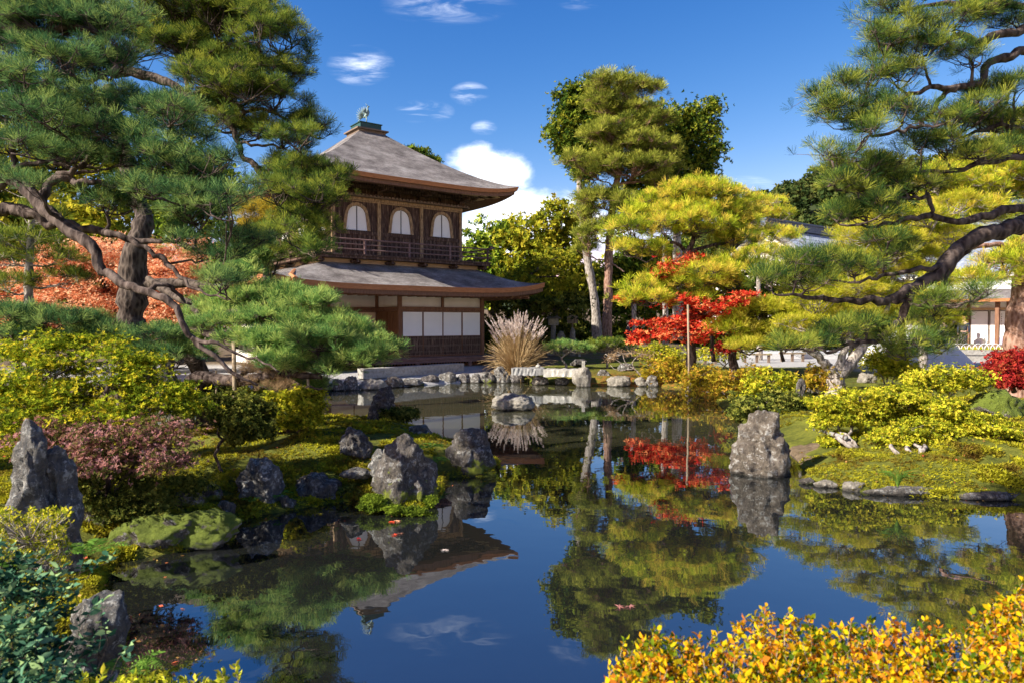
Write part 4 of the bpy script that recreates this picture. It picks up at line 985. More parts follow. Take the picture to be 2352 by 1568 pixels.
    # P2: near pine, trunk outside the picture on the left
    pine('pine_tree', 'near blue green pine with long crooked dark branches from the left edge', 105,
         [(-230, 1150, 8.2, .26), (-225, 800, 8.2, .24), (-215, 500, 8.2, .20), (-190, 250, 8.4, .15), (-150, 60, 8.6, .10), (-120, -150, 8.8, .06)],
         [[(-215, 450, 8.2, .15), (-60, 385, 7.6, .10), (0, 405, 7.4, .075), (55, 428, 7.3, .07), (95, 475, 7.2, .07), (150, 520, 7.1, .065), (205, 558, 7, .055), (222, 590, 7, .05), (232, 622, 7, .05), (268, 650, 6.9, .045), (330, 668, 6.8, .04), (385, 690, 6.7, .036), (420, 735, 6.7, .032), (440, 775, 6.7, .03), (490, 815, 6.7, .022), (545, 862, 6.7, .016), (590, 885, 6.7, .010)],
          [(95, 475, 7.2, .055), (110, 430, 7.3, .05), (131, 405, 7.3, .045), (180, 418, 7.3, .035), (255, 427, 7.3, .026), (330, 420, 7.2, .018)],
          [(-100, 480, 7.8, .09), (0, 480, 7.8, .075), (75, 490, 7.7, .06), (110, 512, 7.7, .055), (164, 515, 7.6, .05), (220, 530, 7.5, .045), (274, 542, 7.4, .036), (330, 555, 7.4, .032), (400, 556, 7.3, .022), (500, 590, 7.2, .012)],
          [(300, 548, 7.4, .028), (345, 580, 7.3, .026), (383, 600, 7.2, .024), (420, 640, 7.1, .02), (455, 668, 7, .014), (520, 690, 6.9, .008)],
          [(-190, 200, 8.4, .09), (-60, 250, 7.8, .06), (60, 230, 7.5, .045), (130, 170, 7.5, .04), (200, 190, 7.5, .03), (270, 150, 7.6, .02)],
          [(0, 430, 7.4, .05), (30, 380, 7.4, .035), (25, 320, 7.4, .03), (10, 260, 7.5, .02)],
          [(131, 405, 7.3, .035), (190, 380, 7.3, .028), (215, 330, 7.3, .02), (250, 300, 7.4, .014)],
          [(30, 390, 7.4, .03), (120, 370, 7.4, .024), (180, 400, 7.4, .02), (260, 380, 7.4, .014), (350, 390, 7.3, .01)],
          [(-190, 100, 8.5, .07), (-50, 60, 8, .05), (60, 90, 7.7, .04), (160, 60, 7.6, .03), (230, 80, 7.6, .02)],
          [(440, 775, 6.7, .022), (500, 790, 6.6, .018), (560, 810, 6.6, .012), (640, 850, 6.5, .007)],
          [(330, 668, 6.8, .03), (380, 662, 6.9, .02), (440, 700, 7, .012)]],
         [(60, 20, 7.8, 130, 30), (-40, 90, 8, 90, 40), (130, 70, 7.7, 120, 34), (230, 60, 7.6, 80, 30), (60, 130, 7.7, 100, 34), (180, 140, 7.6, 100, 34), (-20, 190, 7.8, 80, 36), (260, 130, 7.6, 50, 26), (100, 200, 7.5, 90, 30),
          (30, 260, 7.5, 90, 32), (160, 265, 7.4, 100, 32), (250, 230, 7.5, 80, 28), (330, 270, 7.4, 85, 30), (400, 310, 7.3, 80, 30), (280, 320, 7.3, 90, 28), (120, 330, 7.4, 80, 26), (20, 340, 7.4, 70, 28), (200, 370, 7.3, 90, 26),
          (360, 370, 7.2, 90, 28), (450, 390, 7.2, 80, 28), (490, 440, 7.2, 66, 28), (420, 450, 7.2, 80, 26), (330, 440, 7.2, 70, 22), (510, 480, 7.2, 48, 22), (60, 420, 7.4, 60, 20), (440, 500, 7.2, 70, 22), (250, 470, 7.4, 60, 18), (-40, 400, 7.6, 70, 30),
          (500, 590, 7.2, 50, 14), (420, 545, 7.3, 50, 14), (560, 560, 7.4, 60, 20), (520, 640, 7.0, 50, 16)],
         'n_blue', 'bark', dens=1.3, per=9, cr=.11, tuft=(26, .092, .0036), twr=.005, extra=2, dj_=.8)
    # background pines left
    pine('pine_tree', 'slim background pine with a thin straight trunk at the far left', 106,
         [(66, 740, 15, .10), (66, 640, 15, .085), (70, 560, 15, .07), (74, 480, 15, .05), (78, 420, 15, .03)], [],
         [(60, 560, 15, 90, 26), (120, 600, 15, 60, 16), (20, 600, 15, 60, 20), (140, 645, 15, 60, 14), (20, 660, 14.8, 60, 22), (70, 500, 15.2, 80, 24), (60, 440, 15.2, 70, 26)], 'n_green', 'bark_pale', dens=1.1, per=9, cr=.2, tuft=(22, .16, .009), twr=.008)
    for k, (nm, pads, lab) in enumerate((
        ('pine_tree', [(40, 730, 12, 80, 26), (120, 745, 12, 70, 26), (30, 775, 11.8, 60, 20)], 'low bluish pine cushion at the far left behind the green maple bush'),
        ('pine_tree', [(190, 745, 12.4, 60, 24), (235, 770, 12.2, 60, 22), (170, 785, 12, 60, 18)], 'low bluish pine cushion left of the thick rugged trunk'),
        ('pine_tree', [(370, 780, 11.6, 70, 28), (420, 820, 11.4, 60, 30), (340, 820, 11.4, 60, 20)], 'low bluish pine cushion right of the thick rugged trunk'))):
        px, py, d = pads[0][:3]
        pine(nm, lab, 110+k, [(px, py+90, d, .035), (px+8, py+40, d, .03)], [], pads, 'n_blue', dens=1.7, per=11, cr=.15, tuft=(24, .12, .006), group='low clipped pines at the left')
    pine('pine_tree', 'small golden needled pine between the big pine and the pavilion', 114, [(610, 640, 17, .07), (605, 560, 17, .05), (600, 520, 17, .04)], [],
         [(600, 495, 17, 58, 22), (590, 525, 17, 40, 14), (640, 515, 17, 30, 14), (580, 580, 17, 40, 14)], 'n_gold', dens=1.8, per=11, cr=.18, tuft=(24, .15, .008))
left_pines()
def maple_back():
    sp = sprigs(6, .055, .02)
    leafy('maple_tree', 'large orange maple behind the thick leaning pine trunk', 120, [[(260, 760, 20, .14), (240, 700, 20, .12), (250, 640, 20, .08)], [(255, 740, 20, .10), (330, 700, 20, .07), (380, 650, 20, .05)], [(250, 720, 20, .07), (190, 670, 20, .06), (140, 640, 20, .04)]],
          [(200, 590, 20, 110, 36), (300, 580, 20.5, 90, 34), (120, 640, 20, 100, 36), (230, 650, 20, 110, 34), (360, 640, 20, 100, 34), (170, 700, 19.6, 120, 32), (300, 710, 19.8, 100, 34), (400, 690, 19.8, 70, 36), (420, 620, 20, 60, 30), (390, 740, 19.5, 80, 24), (440, 570, 21, 50, 24)],
          'l_orange', sp, dens=1.7, per=52, cr=.26, flat=.45, up=.9, cat='maple tree')
    leafy('maple_tree', 'smaller salmon orange maple at the left edge of the picture', 121, [[(10, 780, 21, .12), (20, 700, 21, .08), (40, 660, 21, .06)]],
          [(20, 650, 21, 70, 36), (-50, 620, 21, 80, 40), (40, 700, 20.6, 80, 32), (-40, 720, 20.6, 70, 30), (70, 740, 20.4, 70, 20)], 'l_orange', sp, dens=1.7, per=52, cr=.26, flat=.45, up=.9, cat='maple tree')
    # taller trees behind the left stand
    B = sprigs(5, .30, .15)
    for k, (lab, tr, ms) in enumerate((
        ('broad yellow green tree behind the crown of the near blue pine', [(150, 780, 31, .3), (150, 560, 31, .22)], [(120, 470, 31, 110, 70), (60, 380, 31, 100, 60), (200, 400, 32, 100, 60), (140, 300, 32, 90, 55), (40, 540, 30, 90, 50), (210, 500, 30, 80, 50)]),
        ('broad light green tree behind the big pine trunk', [(360, 780, 33, .3), (360, 560, 33, .22)], [(340, 440, 33, 100, 60), (430, 500, 33, 90, 60), (300, 520, 33, 90, 50), (400, 380, 34, 80, 50), (480, 420, 34, 60, 45), (500, 570, 33, 80, 50)]),
        ('dark leafy tree behind the left end of the pavilion roof', [(560, 780, 40, .3), (560, 600, 40, .2)], [(560, 560, 40, 70, 60), (500, 620, 39, 70, 50), (600, 640, 40, 60, 50), (540, 700, 38, 90, 40), (450, 690, 38, 80, 50)]),
        ('dark leafy tree beyond the far left pines', [(-60, 780, 30, .3), (-60, 560, 30, .2)], [(-60, 500, 30, 110, 80), (-120, 400, 30, 100, 80), (-20, 620, 29, 100, 50), (-100, 640, 28, 100, 70)]),
        ('dark undergrowth tree behind the orange maple', [(250, 800, 25, .12), (250, 760, 25, .1)], [(120, 740, 25, 120, 50), (300, 740, 25, 120, 50), (450, 760, 25, 90, 40), (0, 760, 25, 90, 40)]))):
        leafy('leafy_tree', lab, 130+k, [tr], ms, 'l_lime' if k == 0 else 'l_mid' if k == 1 else 'l_dark', B, dens=1.1, per=24, cr=.8, group=None)
maple_back()
# ------------------------------------------------------------ centre and right background
def centre_trees():
    pine('pine_tree', 'tallest pine with layered olive cushions on a slim bare reddish trunk', 201,
         [(1393, 795, 36, .28), (1396, 700, 36, .25), (1398, 600, 36, .22), (1404, 500, 36, .20), (1412, 440, 36, .18), (1420, 400, 36, .16), (1426, 340, 36, .13), (1432, 280, 36, .10), (1440, 230, 36, .06)],
         [[(1412, 425, 36, .10), (1470, 418, 36, .07), (1540, 420, 36, .04)], [(1432, 300, 36, .07), (1470, 280, 36, .05), (1500, 240, 36.3, .03)], [(1398, 600, 36, .06), (1435, 625, 35.6, .03)]],
         [(1430, 208, 36, 70, 22), (1480, 212, 36, 40, 16), (1395, 240, 36, 60, 22), (1440, 262, 36, 70, 20), (1500, 285, 36, 55, 24), (1450, 300, 35.6, 75, 24), (1395, 330, 35.6, 60, 24), (1470, 345, 35.6, 80, 26), (1385, 375, 35.6, 58, 24),
          (1450, 390, 35.4, 80, 24), (1510, 380, 36, 50, 26), (1375, 405, 35.6, 45, 16), (1510, 425, 35.6, 40, 18), (1385, 465, 35.6, 60, 20), (1450, 470, 35.6, 66, 20), (1350, 500, 35.4, 40, 20), (1500, 480, 36, 50, 20), (1370, 540, 35.4, 50, 22), (1440, 520, 35.6, 50, 18), (1350, 575, 35.4, 30, 20)],
         'n_olive', 'bark_red', dens=1.5, per=12, cr=.42, tuft=(24, .28, .02), twr=.015, extra=1, dj_=.8)
    sp = sprigs(8, .16, .065)
    leafy('cypress_tree', 'dark cypress with a pale bare leaning trunk left of the tallest pine', 202,
          [[(1372, 800, 38, .30), (1366, 700, 38, .26), (1350, 600, 38, .23), (1336, 500, 38, .20), (1331, 400, 38, .16), (1340, 300, 38, .10), (1350, 230, 38, .05)], [(1334, 440, 38, .08), (1350, 400, 38, .06)]],
          [(1330, 225, 38, 34, 32), (1305, 250, 38, 36, 36), (1290, 300, 38, 30, 28), (1340, 280, 38, 50, 45), (1310, 330, 38, 42, 30), (1350, 340, 38, 36, 34), (1330, 375, 38, 32, 22), (1365, 230, 38, 36, 32), (1380, 290, 38.6, 36, 40), (1340, 405, 38, 20, 20)],
          'l_dark', sp, bark='bark_pale', dens=1.9, per=36, cr=.45, flat=.9, up=.6, shell=.3)
    leafy('cypress_tree', 'dark spreading cypress right of the tallest pine', 203,
          [[(1556, 780, 39, .30), (1556, 600, 39, .26), (1552, 450, 39, .20), (1548, 390, 39, .16), (1560, 310, 39, .10)], [(1552, 440, 39, .10), (1600, 400, 39, .06), (1630, 380, 39, .04)], [(1550, 400, 39, .08), (1535, 340, 39, .05)], [(1550, 350, 39, .08), (1600, 290, 39, .05)]],
          [(1590, 270, 39, 40, 30), (1630, 250, 39, 22, 24), (1620, 300, 39, 36, 30), (1555, 290, 39, 46, 38), (1575, 340, 39, 50, 34), (1640, 340, 39, 26, 22), (1610, 380, 39, 36, 24), (1570, 395, 39, 40, 26), (1620, 410, 39, 24, 16), (1540, 425, 38.6, 60, 22), (1500, 330, 39.5, 40, 50), (1510, 250, 39.5, 20, 20), (1480, 420, 39, 60, 30), (1590, 425, 38.6, 40, 16), (1530, 370, 39, 40, 40)],
          'l_dark', sp, bark='bark_pale', dens=1.6, per=36, cr=.45, flat=.9, up=.6, shell=.3)
    B = sprigs(6, .24, .12)
    rows = (('big round camphor tree right behind the pavilion balcony', 41, [(1130, 790, .3), (1130, 600, .25)], [(1090, 560, 40, 40), (1140, 530, 50, 34), (1120, 600, 60, 50), (1170, 600, 60, 50), (1080, 620, 40, 40), (1120, 670, 60, 40), (1190, 660, 50, 40)], 'l_mid'),
            ('tall yellow green camphor tree left of the pale bare trunk', 40, [(1270, 790, .35), (1265, 600, .25)], [(1230, 530, 50, 36), (1280, 500, 50, 34), (1320, 480, 40, 30), (1190, 545, 40, 30), (1250, 570, 60, 40), (1300, 560, 50, 44), (1220, 610, 60, 40), (1290, 620, 60, 40), (1240, 660, 60, 34), (1320, 640, 44, 40)], 'l_lime'),
            ('dark leafy tree behind the stone lantern corner', 43, [(1330, 790, .3), (1330, 700, .2)], [(1300, 700, 60, 44), (1350, 660, 50, 50), (1400, 700, 44, 44), (1240, 710, 60, 36), (1440, 660, 44, 50), (1430, 590, 50, 50)], 'l_dark'),
            ('dark leafy tree behind the red maple', 44, [(1500, 790, .3), (1500, 700, .2)], [(1470, 700, 60, 50), (1530, 660, 60, 50), (1590, 690, 60, 50), (1480, 600, 50, 50), (1540, 580, 60, 40), (1650, 660, 60, 50)], 'l_dark'),
            ('shady green tree just right of the pavilion lower eave', 34, [(1215, 800, .2), (1225, 740, .17), (1210, 700, .1)], [(1170, 690, 60, 26), (1240, 690, 60, 28), (1290, 700, 50, 26), (1150, 730, 36, 24), (1210, 735, 40, 18), (1320, 700, 36, 20)], 'l_shrub'),
            ('low yellow green maple tree above the pavilion right eave', 34, [(1230, 790, .14), (1200, 690, .12), (1212, 640, .10), (1260, 600, .06)], [(1260, 620, 60, 18), (1200, 640, 44, 18), (1300, 640, 36, 20), (1240, 665, 60, 14), (1290, 590, 40, 16)], 'l_lime'),
            ('dark leafy tree at the right of the second red pine', 46, [(1720, 790, .3), (1720, 700, .2)], [(1700, 690, 60, 44), (1770, 650, 60, 44), (1830, 700, 60, 44), (1750, 740, 60, 34)], 'l_dark'))
    for k, (lab, d, tr, ms, mt) in enumerate(rows):
        leafy('leafy_tree', lab, 210+k, [[(x, y, d, r) for x, y, r in tr]], [(x, y, d, a, b) for x, y, a, b in ms], mt, B if d > 36 else sprigs(6, .14, .07), dens=1.25, per=26, cr=.62 if d > 36 else .42, flat=.7)
    # small dark tip behind the pavilion roof
    leafy('fir_tree', 'dark fir tip showing above the right slope of the pavilion roof', 220, [[(955, 800, 46, .3), (955, 350, 46, .05)], [(1000, 420, 46, .1), (1003, 372, 46, .03)]], [(955, 352, 46, 22, 10), (1000, 374, 46, 9, 6), (955, 375, 46, 34, 16)], 'l_dark', sprigs(7, .26, .08), dens=2, per=22, cr=.4, cat='fir tree')
    # red pines
    pine('red_pine', 'broad yellow green pine with a dark forked trunk above the red maple', 230,
         [(1588, 842, 23.5, .19), (1586, 780, 23.5, .17), (1590, 700, 23.6, .15), (1584, 640, 23.7, .14), (1578, 605, 23.8, .13), (1582, 575, 23.8, .12)],
         [[(1582, 580, 23.8, .10), (1593, 548, 23.8, .08), (1600, 500, 23.8, .05), (1590, 460, 24, .03)], [(1580, 585, 23.8, .08), (1560, 562, 23.7, .06), (1520, 556, 23.6, .04), (1460, 550, 23.5, .02)], [(1586, 578, 23.8, .08), (1620, 568, 23.8, .06), (1667, 557, 23.8, .04), (1700, 545, 23.8, .02)],
          [(1584, 640, 23.7, .05), (1540, 640, 23.3, .04), (1500, 650, 23, .025)], [(1588, 650, 23.7, .05), (1640, 640, 23.5, .04), (1700, 630, 23.4, .02)], [(1545, 617, 23.6, .05), (1510, 600, 23.5, .03)]],
         [(1600, 450, 24, 80, 24), (1540, 470, 24, 70, 24), (1660, 460, 24, 60, 22), (1700, 480, 24, 40, 22), (1500, 500, 23.8, 70, 26), (1580, 500, 23.8, 80, 28), (1650, 505, 23.8, 70, 28), (1720, 525, 23.8, 44, 24), (1450, 535, 23.6, 60, 22), (1530, 535, 23.5, 60, 18), (1610, 535, 23.5, 50, 16), (1690, 555, 23.6, 60, 20), (1440, 580, 23.4, 46, 20), (1490, 590, 23.4, 40, 16),
          (1530, 645, 23.2, 60, 18), (1470, 665, 23.0, 40, 16), (1600, 660, 23.2, 70, 18), (1660, 620, 23.4, 70, 20), (1720, 620, 23.4, 50, 22), (1500, 690, 22.8, 66, 20), (1570, 690, 22.9, 50, 14), (1680, 660, 23.2, 50, 18), (1450, 690, 22.9, 30, 14)],
         'n_yellow', 'bark', dens=1.3, per=11, cr=.30, tuft=(24, .21, .014), twr=.01, extra=1, dj_=1.0)
    pine('red_pine', 'second lime green pine with a forked trunk right of the red maple', 231,
         [(1686, 845, 22.5, .15), (1682, 815, 22.5, .13), (1700, 780, 22.5, .09), (1740, 755, 22.3, .06), (1790, 745, 22.2, .03)],
         [[(1684, 815, 22.5, .10), (1664, 780, 22.5, .07), (1660, 740, 22.5, .05)], [(1740, 758, 22.3, .04), (1760, 800, 22, .03), (1700, 808, 21.8, .02)]],
         [(1740, 712, 22.4, 60, 20), (1690, 745, 22.2, 34, 18), (1760, 725, 22.2, 70, 20), (1690, 760, 22, 50, 18), (1740, 770, 22, 40, 14), (1720, 795, 21.8, 48, 12), (1800, 710, 22.5, 50, 18), (1840, 740, 22.3, 50, 18), (1790, 770, 22, 34, 12), (1820, 770, 22, 30, 12)],
         'n_lime', 'bark', dens=1.5, per=12, cr=.24, tuft=(26, .18, .012), twr=.008, extra=1, dj_=.7)
    pine('red_pine', 'pale slim pine with flat cushions before the tiled roof', 232, [(1745, 800, 33, .13), (1742, 660, 33, .10), (1745, 560, 33, .08), (1765, 500, 33, .05)], [],
         [(1760, 470, 33, 40, 14), (1730, 500, 33, 44, 18), (1790, 500, 33, 40, 14), (1770, 545, 32.8, 50, 18), (1810, 550, 32.6, 36, 12), (1760, 590, 32.6, 60, 22), (1820, 600, 32.5, 40, 18)], 'n_yellow', 'bark_pale', dens=1.3, per=10, cr=.3, tuft=(22, .22, .016), twr=.012)
    rp = (('yellow pine in front of the tiled roof behind the long near branch', 27, [(1960, 800, .15), (1965, 700, .12), (1980, 640, .08)], [(1950, 590, 66, 22), (2010, 570, 66, 20), (1900, 630, 60, 24), (1970, 640, 80, 28), (2040, 610, 60, 28), (1870, 670, 60, 22), (1960, 690, 80, 26), (2030, 670, 60, 26), (1900, 720, 70, 24)]),
          ('yellow pine in the gap below the long near branch', 24, [(2075, 800, .13), (2070, 740, .11)], [(2050, 700, 70, 24), (2110, 690, 44, 24), (2010, 740, 60, 24), (2090, 745, 60, 24), (1980, 770, 60, 16), (2150, 740, 40, 20), (2160, 640, 40, 20), (1900, 760, 60, 20), (1840, 720, 50, 22)]),
          ('yellow green pine behind the long near branch at the white hall', 26, [(2120, 800, .14), (2115, 650, .12)], [(2100, 560, 70, 22), (2060, 590, 60, 22), (2130, 600, 50, 24), (2080, 630, 50, 22), (2170, 580, 50, 22), (2040, 540, 60, 22), (2150, 660, 40, 20), (1980, 560, 50, 20), (2200, 550, 50, 18)]),
          ('tall golden pine at the upper right behind the near dark branches', 20, [(2420, 850, .2), (2410, 600, .17), (2380, 420, .12), (2370, 300, .07)], [(2250, 380, 90, 26), (2330, 350, 90, 28), (2200, 430, 70, 24), (2280, 440, 90, 28), (2350, 420, 80, 26), (2230, 490, 80, 24), (2320, 500, 80, 22), (2170, 470, 50, 18), (2380, 280, 80, 30), (2150, 420, 40, 16)]))
    for k, (lab, d, tr, pads) in enumerate(rp):
        pine('red_pine', lab, 240+k, [(x, y, d, r) for x, y, r in tr], [], [(x, y, d-.004*(y-500), a, b) for x, y, a, b in pads], 'n_yellow' if k in (0, 3) else 'n_lime', 'bark_pale', dens=1.4, per=11, cr=.3, tuft=(24, .2, .013), twr=.01, extra=1, dj_=1.0)
    pine('pine_tree', 'thick grey pine trunk at the right edge with a golden tipped cushion', 245,
         [(2338, 822, 17, .30), (2336, 760, 17, .27), (2350, 680, 17, .25), (2362, 600, 17, .22), (2370, 500, 17, .16)], [[(2362, 620, 17, .07), (2320, 600, 16.6, .05), (2270, 610, 16.4, .03)], [(2360, 570, 17, .08), (2290, 565, 16.8, .06), (2220, 570, 16.6, .05), (2170, 600, 16.4, .04)]],
         [(2310, 610, 16.5, 60, 22), (2260, 645, 16.3, 50, 18), (2350, 640, 16.5, 50, 20), (2340, 590, 16.8, 50, 18), (2380, 560, 17, 50, 20)], 'n_yellow', 'bark_red', dens=1.6, per=10, cr=.2, tuft=(22, .16, .010), twr=.008)
    pine('red_pine', 'forked pale grey trunk with sunlit yellow cushions before the sand mound', 246,
         [(1920, 892, 17.5, .24), (1918, 872, 17.5, .22), (1922, 850, 17.5, .19)],
         [[(1918, 862, 17.5, .14), (1895, 835, 17.4, .11), (1872, 812, 17.3, .08), (1840, 800, 17.2, .04)], [(1920, 858, 17.5, .12), (1935, 820, 17.5, .10), (1950, 780, 17.6, .07), (1945, 730, 17.7, .04)], [(1924, 862, 17.5, .16), (1955, 830, 17.5, .14), (1985, 795, 17.6, .11), (2010, 770, 17.7, .08), (2040, 700, 17.9, .06), (2060, 620, 18, .05), (2120, 560, 18, .04), (2160, 500, 18.1, .025)], [(1945, 740, 17.7, .05), (1960, 680, 17.7, .045), (1950, 620, 17.7, .035), (2000, 560, 17.8, .02)]],
         [(1860, 795, 17.2, 46, 14), (1940, 730, 17.6, 60, 20), (1990, 745, 17.6, 50, 16), (2040, 735, 17.8, 50, 18), (1890, 755, 17.5, 50, 16), (1840, 745, 17.5, 50, 16), (1880, 690, 17.5, 60, 20), (1960, 670, 17.6, 70, 22), (2050, 680, 17.8, 60, 20), (1850, 640, 17.5, 50, 20),
          (1930, 610, 17.6, 70, 22), (2020, 600, 17.8, 70, 22), (2100, 630, 18, 56, 22), (1990, 545, 17.8, 60, 18), (2080, 560, 18, 60, 20), (2150, 590, 18, 46, 18), (2130, 510, 18, 60, 20), (2060, 500, 18, 46, 16), (2190, 540, 18.2, 50, 18), (2210, 470, 18.2, 50, 18)],
         'n_lime', 'bark_pale', dens=1.5, per=10, cr=.18, tuft=(22, .14, .009), twr=.008)
centre_trees()
def maples_red():
    sp = sprigs(5, .085, .04)
    leafy('maple_tree', 'bright red maple spreading below the broad yellow green pine', 250, [[(1640, 830, 25, .08), (1630, 760, 25, .06), (1600, 700, 25, .04)], [(1625, 770, 25, .04), (1550, 750, 24.8, .03), (1480, 765, 24.7, .02)], [(1630, 760, 25, .04), (1680, 700, 25, .03)], [(1610, 720, 25, .04), (1570, 610, 25, .02)]],
          [(1552, 608, 22.9, 44, 20), (1530, 628, 22.7, 24, 10), (1590, 592, 23.2, 34, 12), (1625, 612, 23.2, 26, 10), (1600, 690, 22.3, 40, 14), (1675, 690, 21.6, 40, 12), (1640, 712, 21.8, 44, 14), (1710, 680, 21.8, 24, 8), (1540, 745, 22.6, 66, 14), (1480, 768, 22.4, 44, 16), (1600, 730, 22.6, 60, 22), (1650, 720, 22.8, 46, 22), (1690, 690, 22.9, 34, 12), (1560, 770, 22.4, 70, 14), (1630, 762, 22.3, 50, 12), (1500, 742, 22.6, 44, 10), (1450, 686, 23, 24, 7), (1530, 700, 22.9, 30, 8), (1540, 675, 23, 44, 8), (1470, 780, 22.3, 34, 10), (1660, 745, 22.3, 34, 14)],
          'l_red', sprigs(5, .12, .045), dens=1.05, per=18, cr=.30, flat=.25, up=1.2, shell=.15, cat='maple tree', twr=.006)
    leafy('maple_tree', 'dark red maple glimpsed between the lime green pine cushions', 251, [[(1800, 830, 24, .06), (1790, 780, 24, .04)]],
          [(1775, 765, 23, 30, 12), (1870, 715, 24, 34, 12), (1800, 760, 23, 34, 14), (1850, 760, 23.5, 30, 10), (1940, 750, 24, 26, 10), (1660, 800, 22, 16, 9)], 'l_dkred', sp, dens=2.2, per=30, cr=.2, flat=.4, up=1.0, shell=.2, cat='maple tree')
    leafy('azalea_bush', 'crimson leaved bush at the right edge below the thick grey trunk', 252, [[(2330, 900, 14.5, .05), (2320, 860, 14.5, .03)]],
          [(2310, 830, 14.6, 50, 22), (2360, 825, 14.8, 50, 22), (2330, 865, 14.3, 60, 24), (2280, 850, 14.4, 26, 14), (2380, 870, 14.3, 40, 24)], 'l_dkred', sprigs(6, .06, .03), dens=2.0, per=30, cr=.16, flat=.5, up=.8, shell=.4, cat='bush', twr=.004)
maples_red()
